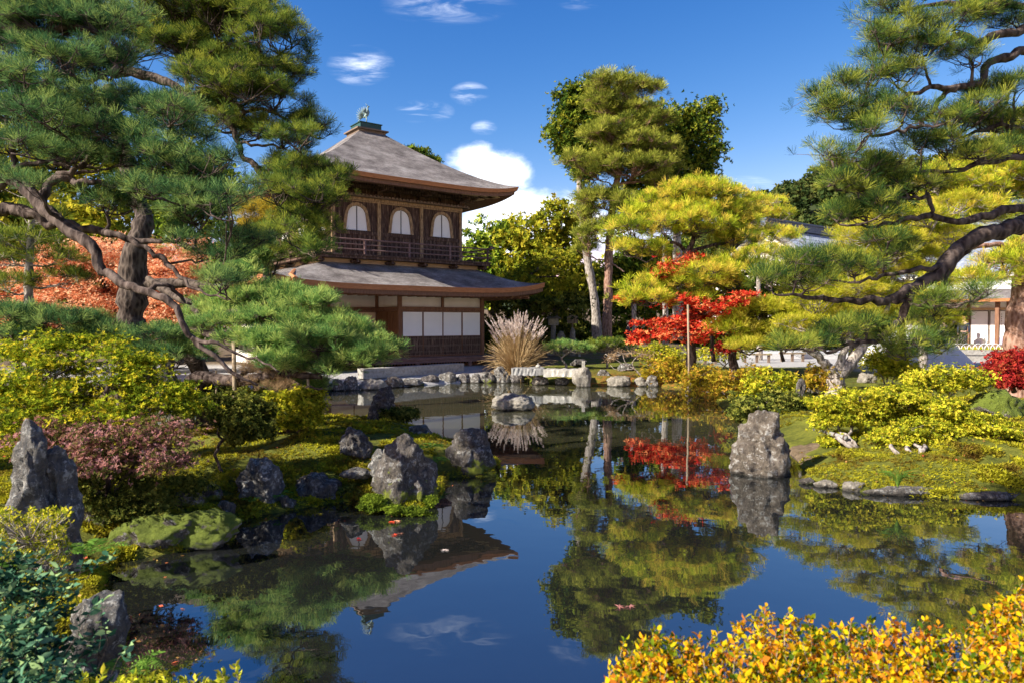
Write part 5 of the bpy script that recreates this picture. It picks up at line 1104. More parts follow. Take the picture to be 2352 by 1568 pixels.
def near_right_pine():
    T = [(2560, 1190, 8.8, .26), (2540, 900, 8.7, .24), (2500, 650, 8.6, .21), (2480, 420, 8.5, .17), (2470, 200, 8.5, .12), (2450, -50, 8.6, .07)]
    L = [[(2500, 500, 8.4, .13), (2420, 500, 8, .11), (2352, 511, 7.7, .095), (2294, 532, 7.5, .085), (2233, 548, 7.4, .08), (2187, 584, 7.3, .075), (2157, 630, 7.2, .07), (2111, 654, 7.2, .062), (2074, 679, 7.1, .055), (2044, 691, 7.1, .045), (1959, 688, 7, .032), (1892, 685, 7, .025), (1822, 682, 6.9, .016), (1776, 673, 6.9, .008)],
         [(2500, 470, 8.4, .09), (2420, 480, 8, .07), (2352, 478, 7.7, .052), (2303, 484, 7.5, .045), (2260, 502, 7.4, .042), (2187, 511, 7.3, .036), (2138, 493, 7.2, .03), (2096, 502, 7.1, .026), (2020, 520, 7, .018), (1928, 517, 6.9, .010)],
         [(2138, 493, 7.2, .024), (2136, 456, 7.2, .022), (2081, 459, 7.1, .018), (1989, 465, 7, .012), (1959, 444, 7, .007)],
         [(2090, 672, 7.1, .045), (2081, 709, 7.1, .040), (2059, 749, 7, .034), (2020, 779, 7, .028), (1959, 791, 6.9, .020), (1883, 807, 6.8, .012), (1830, 800, 6.8, .007)],
         [(2157, 610, 7.2, .028), (2081, 624, 7.1, .022), (1989, 642, 7, .016), (1943, 651, 7, .011), (1880, 640, 7, .007)],
         [(2050, 692, 7.1, .024), (2126, 706, 7.0, .014), (2190, 704, 6.9, .010), (2240, 692, 6.9, .006)],
         [(2233, 548, 7.4, .03), (2240, 560, 7.5, .03), (2180, 620, 7.6, .02), (2170, 680, 7.6, .014), (2120, 750, 7.6, .008)],
         [(2480, 220, 8.4, .07), (2420, 90, 8, .06), (2352, 70, 7.6, .05), (2241, 98, 7.3, .04), (2205, 84, 7.3, .034), (2153, 95, 7.2, .026), (2082, 88, 7.1, .014)],
         [(2470, 250, 8.4, .07), (2400, 130, 8, .06), (2352, 118, 7.6, .05), (2293, 137, 7.5, .045), (2262, 155, 7.4, .04), (2252, 192, 7.3, .036), (2205, 197, 7.2, .032), (2135, 204, 7.1, .026), (2060, 230, 7, .014), (1980, 240, 7, .008)],
         [(2205, 197, 7.2, .028), (2174, 218, 7.2, .025), (2139, 253, 7.1, .022), (2110, 285, 7, .02), (2026, 306, 7, .016), (1991, 302, 6.9, .013), (1950, 270, 6.9, .008)],
         [(2480, 330, 8.4, .06), (2352, 359, 7.7, .035), (2269, 373, 7.4, .028), (2188, 394, 7.2, .022), (2146, 390, 7.2, .016), (2050, 400, 7.1, .010), (1980, 420, 7, .006)],
         [(2450, 0, 8.5, .05), (2352, 10, 7.7, .04), (2270, 15, 7.4, .034), (2188, 7, 7.3, .025), (2080, 20, 7.2, .012)],
         [(2352, 300, 7.8, .03), (2290, 290, 7.5, .024), (2220, 310, 7.4, .016), (2150, 320, 7.3, .01)]]
    P = [(2060, 22, 7.2, 66, 22), (2110, 70, 7.1, 70, 24), (2040, 95, 7.1, 56, 22), (2190, 50, 7.2, 70, 22), (2280, 20, 7.4, 70, 22), (2120, 120, 7.1, 70, 20), (2030, 130, 7.1, 40, 16), (2340, 60, 7.6, 60, 20), (2230, 130, 7.2, 60, 18),
         (1990, 180, 7, 60, 22), (1935, 215, 7, 60, 22), (2050, 180, 7.1, 60, 20), (1890, 262, 6.9, 40, 16), (1960, 260, 6.9, 66, 20), (2040, 240, 7, 60, 18), (1930, 290, 6.9, 50, 14), (2110, 270, 7, 44, 14), (2000, 300, 6.9, 40, 12),
         (2250, 230, 7.4, 70, 24), (2330, 200, 7.6, 60, 24), (2210, 290, 7.3, 70, 24), (2290, 290, 7.5, 80, 26), (2170, 340, 7.2, 60, 20), (2250, 350, 7.3, 70, 20), (2340, 340, 7.6, 50, 24), (2120, 330, 7.1, 50, 16),
         (1930, 355, 7, 44, 14), (1960, 395, 7, 66, 20), (2040, 385, 7, 60, 18), (1920, 430, 6.9, 50, 16), (2000, 440, 7, 60, 18), (2080, 430, 7.1, 60, 16), (1990, 490, 7, 60, 16), (2060, 480, 7, 50, 14), (1920, 500, 6.9, 40, 14),
         (1770, 640, 6.9, 46, 20), (1830, 615, 6.9, 60, 24), (1900, 605, 7, 60, 24), (1850, 655, 6.9, 60, 20), (1960, 620, 7, 60, 22), (2030, 590, 7, 50, 18), (2060, 560, 7.1, 36, 12),
         (1870, 790, 6.8, 50, 15), (1930, 768, 6.9, 60, 18), (1810, 795, 6.8, 40, 13), (1990, 750, 6.9, 56, 16), (2060, 790, 7, 44, 14), (2110, 770, 7.1, 50, 16), (2140, 800, 7.2, 36, 12), (2170, 700, 7, 36, 12), (2230, 685, 6.9, 36, 10), (2140, 730, 7.2, 40, 12), (2080, 820, 7.1, 50, 12)]
    pine('pine_tree', 'near pine with a long dark crooked branch sweeping in from the right edge', 260, T, L, P, 'n_right', 'bark', dens=1.25, per=9, cr=.11, tuft=(28, .095, .0036), twr=.005, extra=1, dj_=.5, loc=P3(*T[0][:3]))
near_right_pine()
# ------------------------------------------------------------ bushes
M['l_cushion'] = L_('moss_cushion', [(.05, .08, .01), (.14, .20, .02), (.26, .33, .03)], .25, 5, jit=.5)
def bush(name, label, seed, stems, masses, mat, temps, cat='bush', **kw):
    k = dict(dens=1.4, per=34, cr=.12, flat=.6, up=.7, shell=.4, twr=.004, amp=.03); k.update(kw)
    return leafy(name, label, seed, stems, masses, mat, temps, cat=cat, **k)
def stems(px, py, d, targets, r=.025):
    out = []
    for x, y in targets: out.append([(px+random.Random(x).uniform(-8, 8), py, d, r), (px*.45+x*.55, py*.5+y*.5, d, r*.7), (x, y, d, r*.35)])
    return out
def shrubs():
    s45 = sprigs(7, .038, .015); s60 = sprigs(7, .05, .02)
    # left foreground
    bush('maple_bush', 'large spreading green and yellow maple bush in the left foreground', 301, stems(230, 1130, 7.4, [(120, 900), (250, 880), (380, 930), (60, 980)], .05),
         [(70, 800, 8.0, 110, 30), (180, 800, 8.0, 110, 32), (280, 830, 7.8, 100, 36), (120, 860, 7.6, 140, 44), (250, 890, 7.6, 120, 40), (350, 880, 7.6, 90, 36), (60, 930, 7.4, 110, 44), (190, 940, 7.3, 130, 40), (330, 940, 7.4, 100, 34), (410, 930, 7.5, 54, 34), (-40, 880, 7.6, 80, 60), (430, 900, 7.6, 40, 18), (40, 1000, 7.3, 80, 40)],
         'l_maple', sprigs(6, .042, .014), dens=1.3, per=46, cr=.18, flat=.30, up=1.1, shell=.3, cat='maple bush')
    bush('azalea_bush', 'pink and purple leaved bush below the green maple in the left foreground', 302, stems(250, 1150, 7.0, [(150, 1050), (330, 1030), (250, 1000)], .03),
         [(130, 985, 7.0, 110, 26), (240, 1000, 6.9, 110, 30), (350, 985, 7.0, 90, 28), (400, 1030, 6.9, 56, 34), (300, 1050, 6.8, 110, 34), (190, 1050, 6.8, 100, 30), (370, 1075, 6.8, 70, 24), (110, 1030, 6.9, 60, 26)],
         'l_pink', sprigs(6, .036, .013), dens=1.35, per=38, cr=.14, flat=.45, up=.8, shell=.3)
    bush('moss_bank_plant', 'dark mixed undergrowth below the pink leaved bush', 303, [], [(240, 1120, 7.0, 110, 34), (360, 1120, 7.1, 80, 30), (150, 1110, 6.8, 60, 40), (440, 1110, 7.4, 50, 22), (300, 1160, 7.0, 120, 18)],
         'l_shrub', sprigs(6, .028, .012), dens=1.3, per=30, cr=.09, cat='undergrowth')
    bush('shrub', 'small dark shrub with a twisted thin trunk on the left spit', 304, [[(510, 1085, 8.9, .022), (496, 1050, 8.9, .02), (510, 1015, 8.9, .02), (540, 985, 8.9, .018), (552, 950, 8.9, .014)], [(512, 1015, 8.9, .016), (500, 980, 8.9, .012), (505, 945, 8.9, .01)]],
         [(510, 925, 8.9, 40, 20), (560, 930, 8.9, 44, 26), (600, 955, 8.9, 40, 28), (530, 960, 8.9, 50, 26), (580, 985, 8.9, 44, 24), (545, 1005, 9, 30, 14)], 'l_shrub', s45, dens=1.5, cr=.09)
    bush('shrub', 'round multi stemmed shrub with sunlit yellow leaves on the moss spit', 305, [[(652, 1028, 10.6, .03), (640, 990, 10.6, .028), (630, 960, 10.6, .02)], [(655, 1028, 10.6, .03), (665, 985, 10.6, .026), (690, 950, 10.6, .018)], [(658, 1028, 10.6, .025), (680, 995, 10.6, .02), (715, 960, 10.6, .014)], [(650, 1028, 10.6, .022), (625, 1000, 10.6, .018), (610, 970, 10.6, .012)]],
         [(640, 925, 10.6, 54, 28), (690, 915, 10.6, 54, 26), (720, 930, 10.6, 30, 22), (660, 955, 10.6, 70, 24), (610, 950, 10.6, 34, 26), (700, 960, 10.6, 40, 18)], 'l_azalea', s45, dens=1.6, cr=.10)
    bush('azalea_bush', 'bright yellow leaved bush behind the two spit shrubs', 306, stems(600, 960, 12.2, [(590, 920), (640, 920)], .015), [(600, 915, 12.2, 46, 22), (640, 905, 12.4, 34, 16), (570, 930, 12.2, 24, 14)], 'l_lime', s45, dens=1.8, cr=.10)
    bush('shrub', 'tiny flat topped shrub before the tall black standing stone', 307, [[(905, 1000, 13.3, .018), (912, 978, 13.3, .014), (930, 962, 13.3, .01)], [(905, 1000, 13.3, .014), (900, 975, 13.3, .012), (890, 955, 13.3, .008)]],
         [(895, 947, 13.3, 26, 9), (930, 950, 13.3, 32, 12), (915, 962, 13.3, 26, 9)], 'l_shrub', sprigs(6, .04, .018), dens=1.8, cr=.08)
    bush('waterline_plant', 'low mossy plants between the flat topped rock and the long mossy rock', 309, [], [(510, 1160, 8.0, 44, 16), (560, 1182, 7.9, 30, 8), (470, 1175, 7.6, 40, 12), (640, 1172, 8.2, 18, 8)], 'l_moss', sprigs(7, .03, .012), dens=1.4, per=34, cr=.07)
    bush('waterline_plant', 'bright mossy cushion at the left foot of the pointed boulder', 313, [], [(858, 1150, 8.1, 24, 13), (850, 1163, 8.05, 24, 8), (988, 1150, 8.3, 10, 12), (905, 1170, 7.98, 26, 5), (950, 1173, 7.98, 24, 4)], 'l_cushion', sprigs(7, .018, .008), dens=2.4, per=44, cr=.035)
    bush('waterline_plant', 'dark low plants between the low dark blue rock and the pointed boulder', 314, [], [(800, 1130, 8.7, 34, 10), (770, 1100, 9.2, 30, 12), (690, 1105, 9.0, 50, 9)], 'l_shrub', sprigs(7, .03, .012), dens=1.5, per=34, cr=.07)
    bush('shrub', 'green shrub low behind the long propped trunk', 308, [], [(430, 930, 11, 50, 22), (480, 900, 12, 50, 18), (540, 905, 13, 50, 16)], 'l_shrub', s45, dens=1.4, cr=.12)
    # far shore middle
    pine('pine_tree', 'low flat trained pine on the moss beyond the bridge', 310, [(1300, 838, 27, .05), (1290, 822, 27, .04), (1310, 806, 27, .03)], [], [(1300, 798, 27, 40, 11), (1335, 805, 27, 30, 9), (1275, 806, 27, 26, 8)], 'n_bright', 'bark_pale', dens=1.8, per=11, cr=.17, tuft=(22, .11, .01), twr=.008)
    pine('pine_tree', 'low flat dark pine left of the bare shrub on the far shore', 311, [(1395, 838, 27.5, .05), (1400, 812, 27.5, .03)], [], [(1395, 794, 27.5, 46, 11), (1430, 800, 27.5, 26, 10), (1370, 800, 27.5, 24, 8)], 'n_green', 'bark_pale', dens=1.8, per=11, cr=.17, tuft=(22, .11, .01), twr=.008)
    T = [[(1478, 868, 24.8, .035), (1455, 846, 24.8, .03), (1430, 835, 24.8, .02), (1390, 812, 24.8, .01)], [(1470, 862, 24.8, .03), (1452, 835, 24.8, .02), (1470, 812, 24.8, .01)], [(1455, 846, 24.8, .02), (1420, 850, 24.8, .015), (1402, 838, 24.8, .008)], [(1440, 838, 24.8, .018), (1430, 815, 24.8, .01)]]
    bush('shrub', 'almost bare shrub with pale crooked branches on the far shore', 312, T, [(1430, 812, 24.8, 40, 10), (1470, 812, 24.8, 30, 9), (1400, 822, 24.8, 22, 8)], 'n_brown', sprigs(4, .05, .02), dens=.9, per=16, cr=.18, bark='bark_pale', twr=.009)
    sp = sprigs(7, .075, .03)
    far = [('rounded yellow green azalea left of the red maple trunk', 26, [(1520, 812, 50, 18), (1490, 820, 30, 12), (1550, 818, 34, 14)], 'l_azalea'),
           ('golden azalea low on the far shore by the wooden pole', 24.5, [(1530, 850, 46, 18), (1570, 862, 44, 16), (1500, 866, 30, 10), (1560, 838, 40, 12)], 'l_azgold'),
           ('golden azalea left part of the wide mass behind the wooden pole', 21.5, [(1640, 880, 50, 24), (1610, 862, 40, 16), (1600, 895, 30, 14)], 'l_azgold'),
           ('tall golden azalea at the middle of the right shore', 19.5, [(1700, 870, 54, 26), (1670, 905, 50, 24), (1730, 890, 44, 24)], 'l_azgold'),
           ('golden green azalea before the forked lime pine', 18, [(1770, 878, 54, 24), (1760, 905, 54, 22), (1800, 895, 34, 22)], 'l_azalea'),
           ('dark green azalea overhanging the water behind the big boulder', 15.5, [(1740, 935, 60, 26), (1790, 925, 50, 28), (1720, 965, 40, 20), (1780, 965, 40, 20), (1810, 940, 26, 22)], 'l_shrub'),
           ('orange tinted azalea left of the forked grey trunk', 17.6, [(1885, 855, 32, 22), (1870, 880, 26, 18), (1905, 875, 22, 16)], 'l_azgold'),
           ('green clipped azalea right behind the forked grey trunk', 19, [(2030, 815, 50, 22), (2075, 830, 44, 18), (2010, 840, 40, 18), (2060, 850, 40, 12)], 'l_azalea'),
           ('yellow green shrub under the red maple by the rail', 27, [(1640, 812, 44, 16), (1690, 812, 30, 12)], 'l_azalea'),
           ('broad flat topped azalea with a visible trunk left of the crimson bush', 13.5, [(2160, 862, 60, 18), (2220, 868, 50, 18), (2110, 872, 36, 14), (2190, 885, 46, 12)], 'l_azalea')]
    for k, (lab, d, ms, mt) in enumerate(far):
        cx = sum(m[0] for m in ms)/len(ms); by = 741+1.75*F/d if d > 14 else 930
        bush('azalea_bush', lab, 320+k, stems(cx, min(by, max(m[1] for m in ms)+40), d, [(m[0], m[1]) for m in ms], .025), [(x, y, d, a, b) for x, y, a, b in ms], mt, sp if d > 15 else s60, dens=1.6, per=34, cr=.013*d, bark='bark_pale', twr=.0006*d)
    # big azaleas of the right bank
    right = [('left end azalea of the right bank beside the big boulder', 11.3, (1960, 1030), [(1910, 935, 54, 28), (1960, 915, 54, 24), (1895, 970, 40, 20), (1950, 960, 50, 22), (2000, 940, 40, 22), (1925, 1000, 40, 14), (1975, 1018, 50, 16), (1900, 1015, 34, 12)]),
             ('tall azalea at the middle of the right bank', 11.6, (2060, 1035), [(2040, 905, 60, 24), (2090, 920, 54, 26), (2020, 945, 46, 22), (2070, 960, 60, 24), (2130, 945, 40, 22)]),
             ('azalea with pale crooked stems low on the right bank', 10.6, (2090, 1050), [(2090, 985, 50, 20), (2040, 1000, 40, 16), (2140, 990, 46, 22), (2100, 1010, 50, 14), (2050, 1032, 46, 14), (2150, 1030, 50, 15)]),
             ('wide azalea right of the middle on the right bank', 11.0, (2190, 1050), [(2170, 940, 46, 26), (2200, 970, 50, 24), (2160, 985, 44, 22), (2230, 1000, 50, 20), (2180, 1015, 50, 14)]),
             ('azalea at the right end of the right bank', 10.8, (2270, 1055), [(2270, 975, 54, 22), (2300, 1000, 44, 24), (2250, 1020, 50, 20), (2310, 1035, 34, 18), (2220, 1045, 50, 15), (2330, 1060, 40, 14)])]
    for k, (lab, d, (bx, by), ms) in enumerate(right):
        st = []
        rr = random.Random(k)
        for x, y, a, b in ms[:4]:
            st.append([(bx+rr.uniform(-20, 20), by, d-.6, .036), (bx*.6+x*.4+rr.uniform(-30, 30), by-22, d-.5, .03), (bx*.3+x*.7, (by+y)/2, d, .016), (x, y, d, .01)])
        bush('azalea_bush', lab, 340+k, st, [(x, y, d, a, b) for x, y, a, b in ms], 'l_azalea', s45, dens=1.3, per=38, cr=.11, bark='bark_pale', twr=.006, flat=.5, up=1.0)
    bush('shrub', 'broad leaved dark green plant at the right edge by the water', 350, [], [(2320, 1110, 9.4, 40, 24), (2350, 1090, 9.6, 40, 24), (2290, 1120, 9.3, 26, 12)], 'l_shrub', sprigs(6, .07, .035), dens=1.6, per=20, cr=.1)
    # hedge like bushes closing the far ground
    hd = [(620, 38, 'behind the left wing of the pavilion'), (1150, 36, 'beside the pavilion right corner'), (1250, 40, 'behind the sign board'), (1360, 42, 'behind the two bare trunks'), (1470, 42, 'behind the walking visitor'),
          (1580, 44, 'far behind the red maple'), (1690, 44, 'left of the wooden rail'), (1800, 46, 'behind the wooden bench'), (1900, 46, 'behind the forked grey trunk'), (2000, 46, 'left of the sand mound')]
    for k, (x, d, w) in enumerate(hd):
        bush('hedge_bush', 'dark clipped bush '+w, 360+k, [], [(x, 775, d, 60, 22), (x+40, 765, d, 50, 26), (x-30, 760, d, 40, 24)], 'l_dark' if k % 2 else 'l_shrub', sprigs(6, .2, .1), dens=1.5, per=24, cr=.45, group=None)
shrubs()
def front_plants():
    """near leaves in the two lower corners, built shoot by shoot"""
    def leaf6(L, w):   # pointed oval folded leaf: two quads
        v = np.array([[0, 0, 0], [w*.42, .10*L, L*.28], [w*.5, .12*L, L*.6], [0, -.10*L, L], [-w*.5, .12*L, L*.6], [-w*.42, .10*L, L*.28], [0, 0, L*.45]])
        return v, np.array([[0, 1, 2, 6], [6, 2, 3, 4], [0, 6, 4, 5]])
    def shoots(name, label, tips, rng, L, w, nleaf, slen, mat, stemmat, cat, lean=.3, ang=.9, seedgroup=None):
        base = np.mean([t for t in tips], 0); z = ground_z(base[0], base[1])
        t = thing(name, label, cat, (base[0], base[1], z))
        P, D, A, B, r0 = [], [], [], [], []
        for tp in tips:
            tp = np.array(tp); ax = np.array([rng.normal()*lean, rng.normal()*lean, 1]); ax /= np.linalg.norm(ax); b = tp-ax*slen*rng.uniform(.8, 1.5)
            A.append(b); B.append(tp)
            ph = rng.rand()*6
            for i in range(nleaf):
                f = 1-.8*(i/nleaf)**1.2; q = b+(tp-b)*f; ph += 2.4; s_ = np.array([math.cos(ph), math.sin(ph), 0]); up = ang*(1.1-.75*i/nleaf)
                P.append(q); D.append(s_+ax*up+rng.normal(size=3)*.15)
        hubs = [A[i]-np.array([0, 0, .12]) for i in rng.choice(len(A), max(4, len(A)//40), replace=False)]; root = np.array([base[0], base[1], z-.05]); HA = np.array(hubs); n0 = len(A)
        for i in range(n0):
            h = HA[np.argmin(((HA-A[i])**2).sum(1))]; B.append(A[i]); A.append(h)
        for h in hubs: A.append(root); B.append(h)
        V, Fa = twigs_np(A, B, np.full(len(A), .0028), np.full(len(A), .0012)); mesh_np('stems', V, Fa, M[stemmat], t)
        P = np.array(P); D = np.array(D); V, Fa = scatter([leaf6(L, w), leaf6(L*.85, w*1.05), leaf6(L*1.05, w*.85)], P, D, rng.choice([.45, .7, .9, 1.0, 1.15, 1.3], len(P))*rng.uniform(.85, 1.15, len(P)), rng); mesh_np('leaves', V, Fa, M[mat], t, True)
        return t
    rng = np.random.RandomState(9)
    xs = [1390, 1440, 1500, 1560, 1620, 1690, 1760, 1830, 1900, 1960, 2030, 2100, 2180, 2250, 2300, 2352, 2420]; ys = [1530, 1450, 1440, 1455, 1450, 1420, 1400, 1405, 1430, 1410, 1420, 1415, 1440, 1400, 1350, 1325, 1310]
    tips = []
    for _ in range(2700):
        px = rng.uniform(1395, 2430); top = np.interp(px, xs, ys); u = rng.rand()**.85; d = 3.0-1.05*u
        py = top+12+(1760-top)*u+rng.normal()*16; py = max(py, top-10+rng.rand()*14)
        tips.append(W(px, py, d))
    shoots('azalea_bush', 'golden and orange leaved azalea filling the lower right corner', tips, rng, .028, .0145, 10, .085, 'l_front', 'post_wood', 'bush', .35, 1.0)
    tips = []
    xs = [0, 60, 120, 160, 200, 240, 290, 320]; ys = [1235, 1240, 1290, 1300, 1400, 1480, 1480, 1520]
    for _ in range(520):
        px = rng.uniform(-60, 250)-rng.rand()*30; top = np.interp(px, xs, ys); u = rng.rand(); d = 3.7-1.1*u; py = top+30+(1720-top)*u+rng.normal()*18
        if 120 < px < 255 and 1380 < py < 1540 and rng.rand() < .75: continue
        tips.append(W(px, py, d))
    for q in ((300, 1478, 3.2), (285, 1500, 3.1), (240, 1440, 3.2), (215, 1385, 3.4), (235, 1380, 3.4), (250, 1275, 4.0), (225, 1290, 4.0), (190, 1290, 4.0)): tips.append(W(*q))
    shoots('camellia_bush', 'glossy dark green leaved bush filling the lower left corner', tips, rng, .052, .021, 9, .11, 'l_gloss', 'bark', 'bush', .6, .55)
    tips = [W(rng.uniform(180, 520), rng.uniform(1545, 1640), rng.uniform(2.9, 3.3)) for _ in range(150)]+[W(540, 1530, 3.1), (W(548, 1545, 3.1))]
    shoots('azalea_bush', 'low yellow green shoots along the bottom edge left of the middle', tips, rng, .034, .013, 10, .06, 'l_azalea', 'post_wood', 'bush', .3, 1.1)
    tips = [W(rng.uniform(-30, 160), rng.uniform(1165, 1290), rng.uniform(4.2, 4.9)) for _ in range(420)]
    shoots('small_leaved_shrub', 'pale small leaved shrub at the foot of the two tall standing stones', tips, rng, .024, .012, 9, .05, 'l_azalea', 'bark_pale', 'bush', .5, 1.0)
front_plants()
def fern(px, py, d, label, seed, n=7, L=.28, z=None):
    rng = np.random.RandomState(seed); g = W(px, py, d); t = thing('fern', label, 'fern', (g.x, g.y, g.z)); P, D, A, B = [], [], [], []
    for k in range(n):
        a = rng.rand()*6.28; l = L*rng.uniform(.7, 1.1); prev = np.array(g)
        for i in range(1, 13):
            f = i/12; q = np.array(g)+np.array([math.cos(a)*l*f, math.sin(a)*l*f, l*(.75*f-.65*f*f)]); A.append(prev); B.append(q); dr = q-prev
            s_ = np.cross(dr, [0, 0, 1]); s_ /= max(np.linalg.norm(s_), 1e-6)
            for sg in (-1, 1):
                P.append(q); D.append(s_*sg+dr/np.linalg.norm(dr)*.4)
            prev = q
    V, Fa = twigs_np(A, B, .0015, .001); mesh_np('stems', V, Fa, M['l_fern'], t)
    sc = np.tile(np.repeat(np.sin(np.linspace(.5, 3.0, 12)), 2), n); V, Fa = scatter([t_leaf(L*.26, L*.07, .1)], P, D, sc*1.0, rng); mesh_np('fronds', V, Fa, M['l_fern'], t)
for a in ((795, 1098, 9.4, 'yellow green fern in the gap left of the pointed boulder', 1, 9, .24), (830, 1085, 9.5, 'upright fern touching the left foot of the pointed boulder', 2, 8, .22), (985, 1030, 10.4, 'fern between the pointed boulder and the rounded brown boulder', 3, 9, .3),
          (1000, 1060, 10.0, 'lower fern left of the rounded brown boulder', 4, 8, .24), (640, 1140, 8.3, 'fern at the right foot of the flat topped upright rock', 5, 8, .2), (575, 1150, 8.1, 'small fern on the face of the flat topped upright rock', 6, 6, .14),
          (205, 1275, 5.2, 'fern at the water edge below the rounded mossy boulder', 7, 8, .28), (20, 1300, 4.4, 'fern at the left edge above the glossy leaves', 8, 8, .3), (290, 1545, 3.4, 'fern like leaves at the foot of the corner rock', 9, 7, .2)): fern(*a)
def moss_and_grass():
    rng = np.random.RandomState(77); n = 120000
    d = 1/rng.uniform(1/17.0, 1/4.5, n*2); px = rng.uniform(-150, 2500, n*2); x = (px-1176)/F*d
    s_ = pond_sd(np.stack([x, d], 1)); ok = (s_ > -.06) & ~((x > 4.1) & (x < 6) & (d > 10.9) & (d < 13.6)); x, d = x[ok][:n], d[ok][:n]
    ok = vnoise(x, d, .5, 9)*.6+vnoise(x, d, .17, 11)*.4 > .36; x, d = x[ok], d[ok]
    z = terrain_h(x, d)+.004; P = np.stack([x, d, z], 1); D = np.tile([0, 0, 1.], (len(x), 1))+rng.normal(size=(len(x), 3))*.35
    V, Fa = scatter(sprigs(6, .027, .009, 5), P, D, rng.uniform(.6, 1.4, len(x))*(1+.05*(d-8))*(1+1.3*np.clip((vnoise(x, d, .45, 21)-.5)*5, 0, 1)), rng)
    o = mesh_np('moss', V, Fa, M['l_moss'], None); tag(o, 'low tufts of moss covering both banks', 'moss', kind='stuff')
    # mossy bank faces beside the left rocks
    t = thing('grass_clump', 'bright green grass clump on the right moss bank', 'grass', tuple(G(2062, 1118, .2)))
    c = np.array(t.location); A = []; B = []
    for i in range(60):
        a = rng.rand()*6.28; l = rng.uniform(.15, .32); m = c+[math.cos(a)*l*.25, math.sin(a)*l*.25, l*.6]; e = m+[math.cos(a)*l*.5, math.sin(a)*l*.5, l*rng.uniform(-.1, .3)]; A += [c, m]; B += [m, e]
    V, Fa = twigs_np(A, B, .0035, .002); mesh_np('blades', V, Fa, M['l_fern'], t)
    # pampas grass
    g = W(1190, 843, 26.5); t = thing('pampas_grass', 'big dry pampas grass clump with feathery plumes at the pavilion corner', 'pampas grass', (g.x, g.y, ground_z(g.x, g.y)))
    c = np.array(t.location); A, B, r0 = [], [], []
    PP, PD = [], []
    for i in range(1300):
        a = rng.rand()*6.28; tilt = abs(rng.normal())*.42; l = rng.uniform(.9, 1.95)*(1-.25*tilt); p = c+[math.cos(a)*rng.rand()*.3, math.sin(a)*rng.rand()*.3, 0]; k = 5; prev = p; ti = tilt*.5
        droop = rng.uniform(.1, .45)
        for j in range(k):
            ti += droop*tilt*1.3; q = prev+np.array([math.cos(a)*math.sin(ti), math.sin(a)*math.sin(ti), math.cos(ti)])*l/k; A.append(prev); B.append(q); r0.append(.010*(1-j/k)+.003); prev = q
    V, Fa = twigs_np(A, B, np.array(r0), np.array(r0)*.8); mesh_np('stalks', V, Fa, M['stalk'], t)
    A, B = [], []
    for i in range(95):
        a = rng.rand()*6.28; ti = rng.uniform(.05, .62); l = rng.uniform(1.5, 2.15); prev = c.copy()
        for j in range(4):
            th = ti*(.6+.2*j); q = prev+np.array([math.cos(a)*math.sin(th), math.sin(a)*math.sin(th), math.cos(th)])*l/4; A.append(prev); B.append(q); prev = q
        dr = (B[-1]-A[-1]); dr /= np.linalg.norm(dr)
        for j in range(46):
            f = rng.rand(); PP.append(prev+dr*(f*.42-.12)); PD.append(dr*1.3+rng.normal(size=3)*.55*(1.1-f)+[0, 0, .1])
    V, Fa = twigs_np(A, B, .007, .005); mesh_np('plume_stems', V, Fa, M['stalk'], t)
    V, Fa = scatter([t_leaf(.13, .022)], PP, PD, rng.uniform(.7, 1.2, len(PP)), rng); mesh_np('plumes', V, Fa, M['plume'], t)
moss_and_grass()
def litter():
    rng = np.random.RandomState(31); n = 9000; d = 1/rng.uniform(1/24.0, 1/4.3, n); px = rng.uniform(-100, 2450, n); x = (px-1176)/F*d; s_ = pond_sd(np.stack([x, d], 1))
    land = (s_ > .1) & (rng.rand(n) < .35); wat = (s_ < -.02) & (rng.rand(n) < np.exp(s_/.16)*.8)
    for m, z, nm, lab, mt in ((land, .03, 'fallen_leaves', 'scattered fallen leaves on the mossy banks', 'l_litter'), (wat, .004, 'floating_debris', 'fine leaf litter floating along the pond edges', 'l_litter')):
        P = np.stack([x[m], d[m], (terrain_h(x[m], d[m]) if nm == 'fallen_leaves' else 0*x[m])+z], 1); D = rng.normal(size=P.shape)*[1, 1, .06]
        V, Fa = scatter([t_leaf(.05, .035, .02), t_leaf(.035, .012, .02)], P, D, rng.uniform(.4, 1.0, len(P)), rng)
        if nm != 'fallen_leaves': V[:, 2] = np.clip(V[:, 2], .003, .012)
        tag(mesh_np(nm, V, Fa, M[mt], None), lab, 'leaf litter', kind='stuff')
M['l_litter'] = L_('leaf_litter', [(.08, .05, .02), (.30, .16, .05), (.50, .34, .10), (.55, .12, .06)], .2, 4, jit=1.1)
litter()
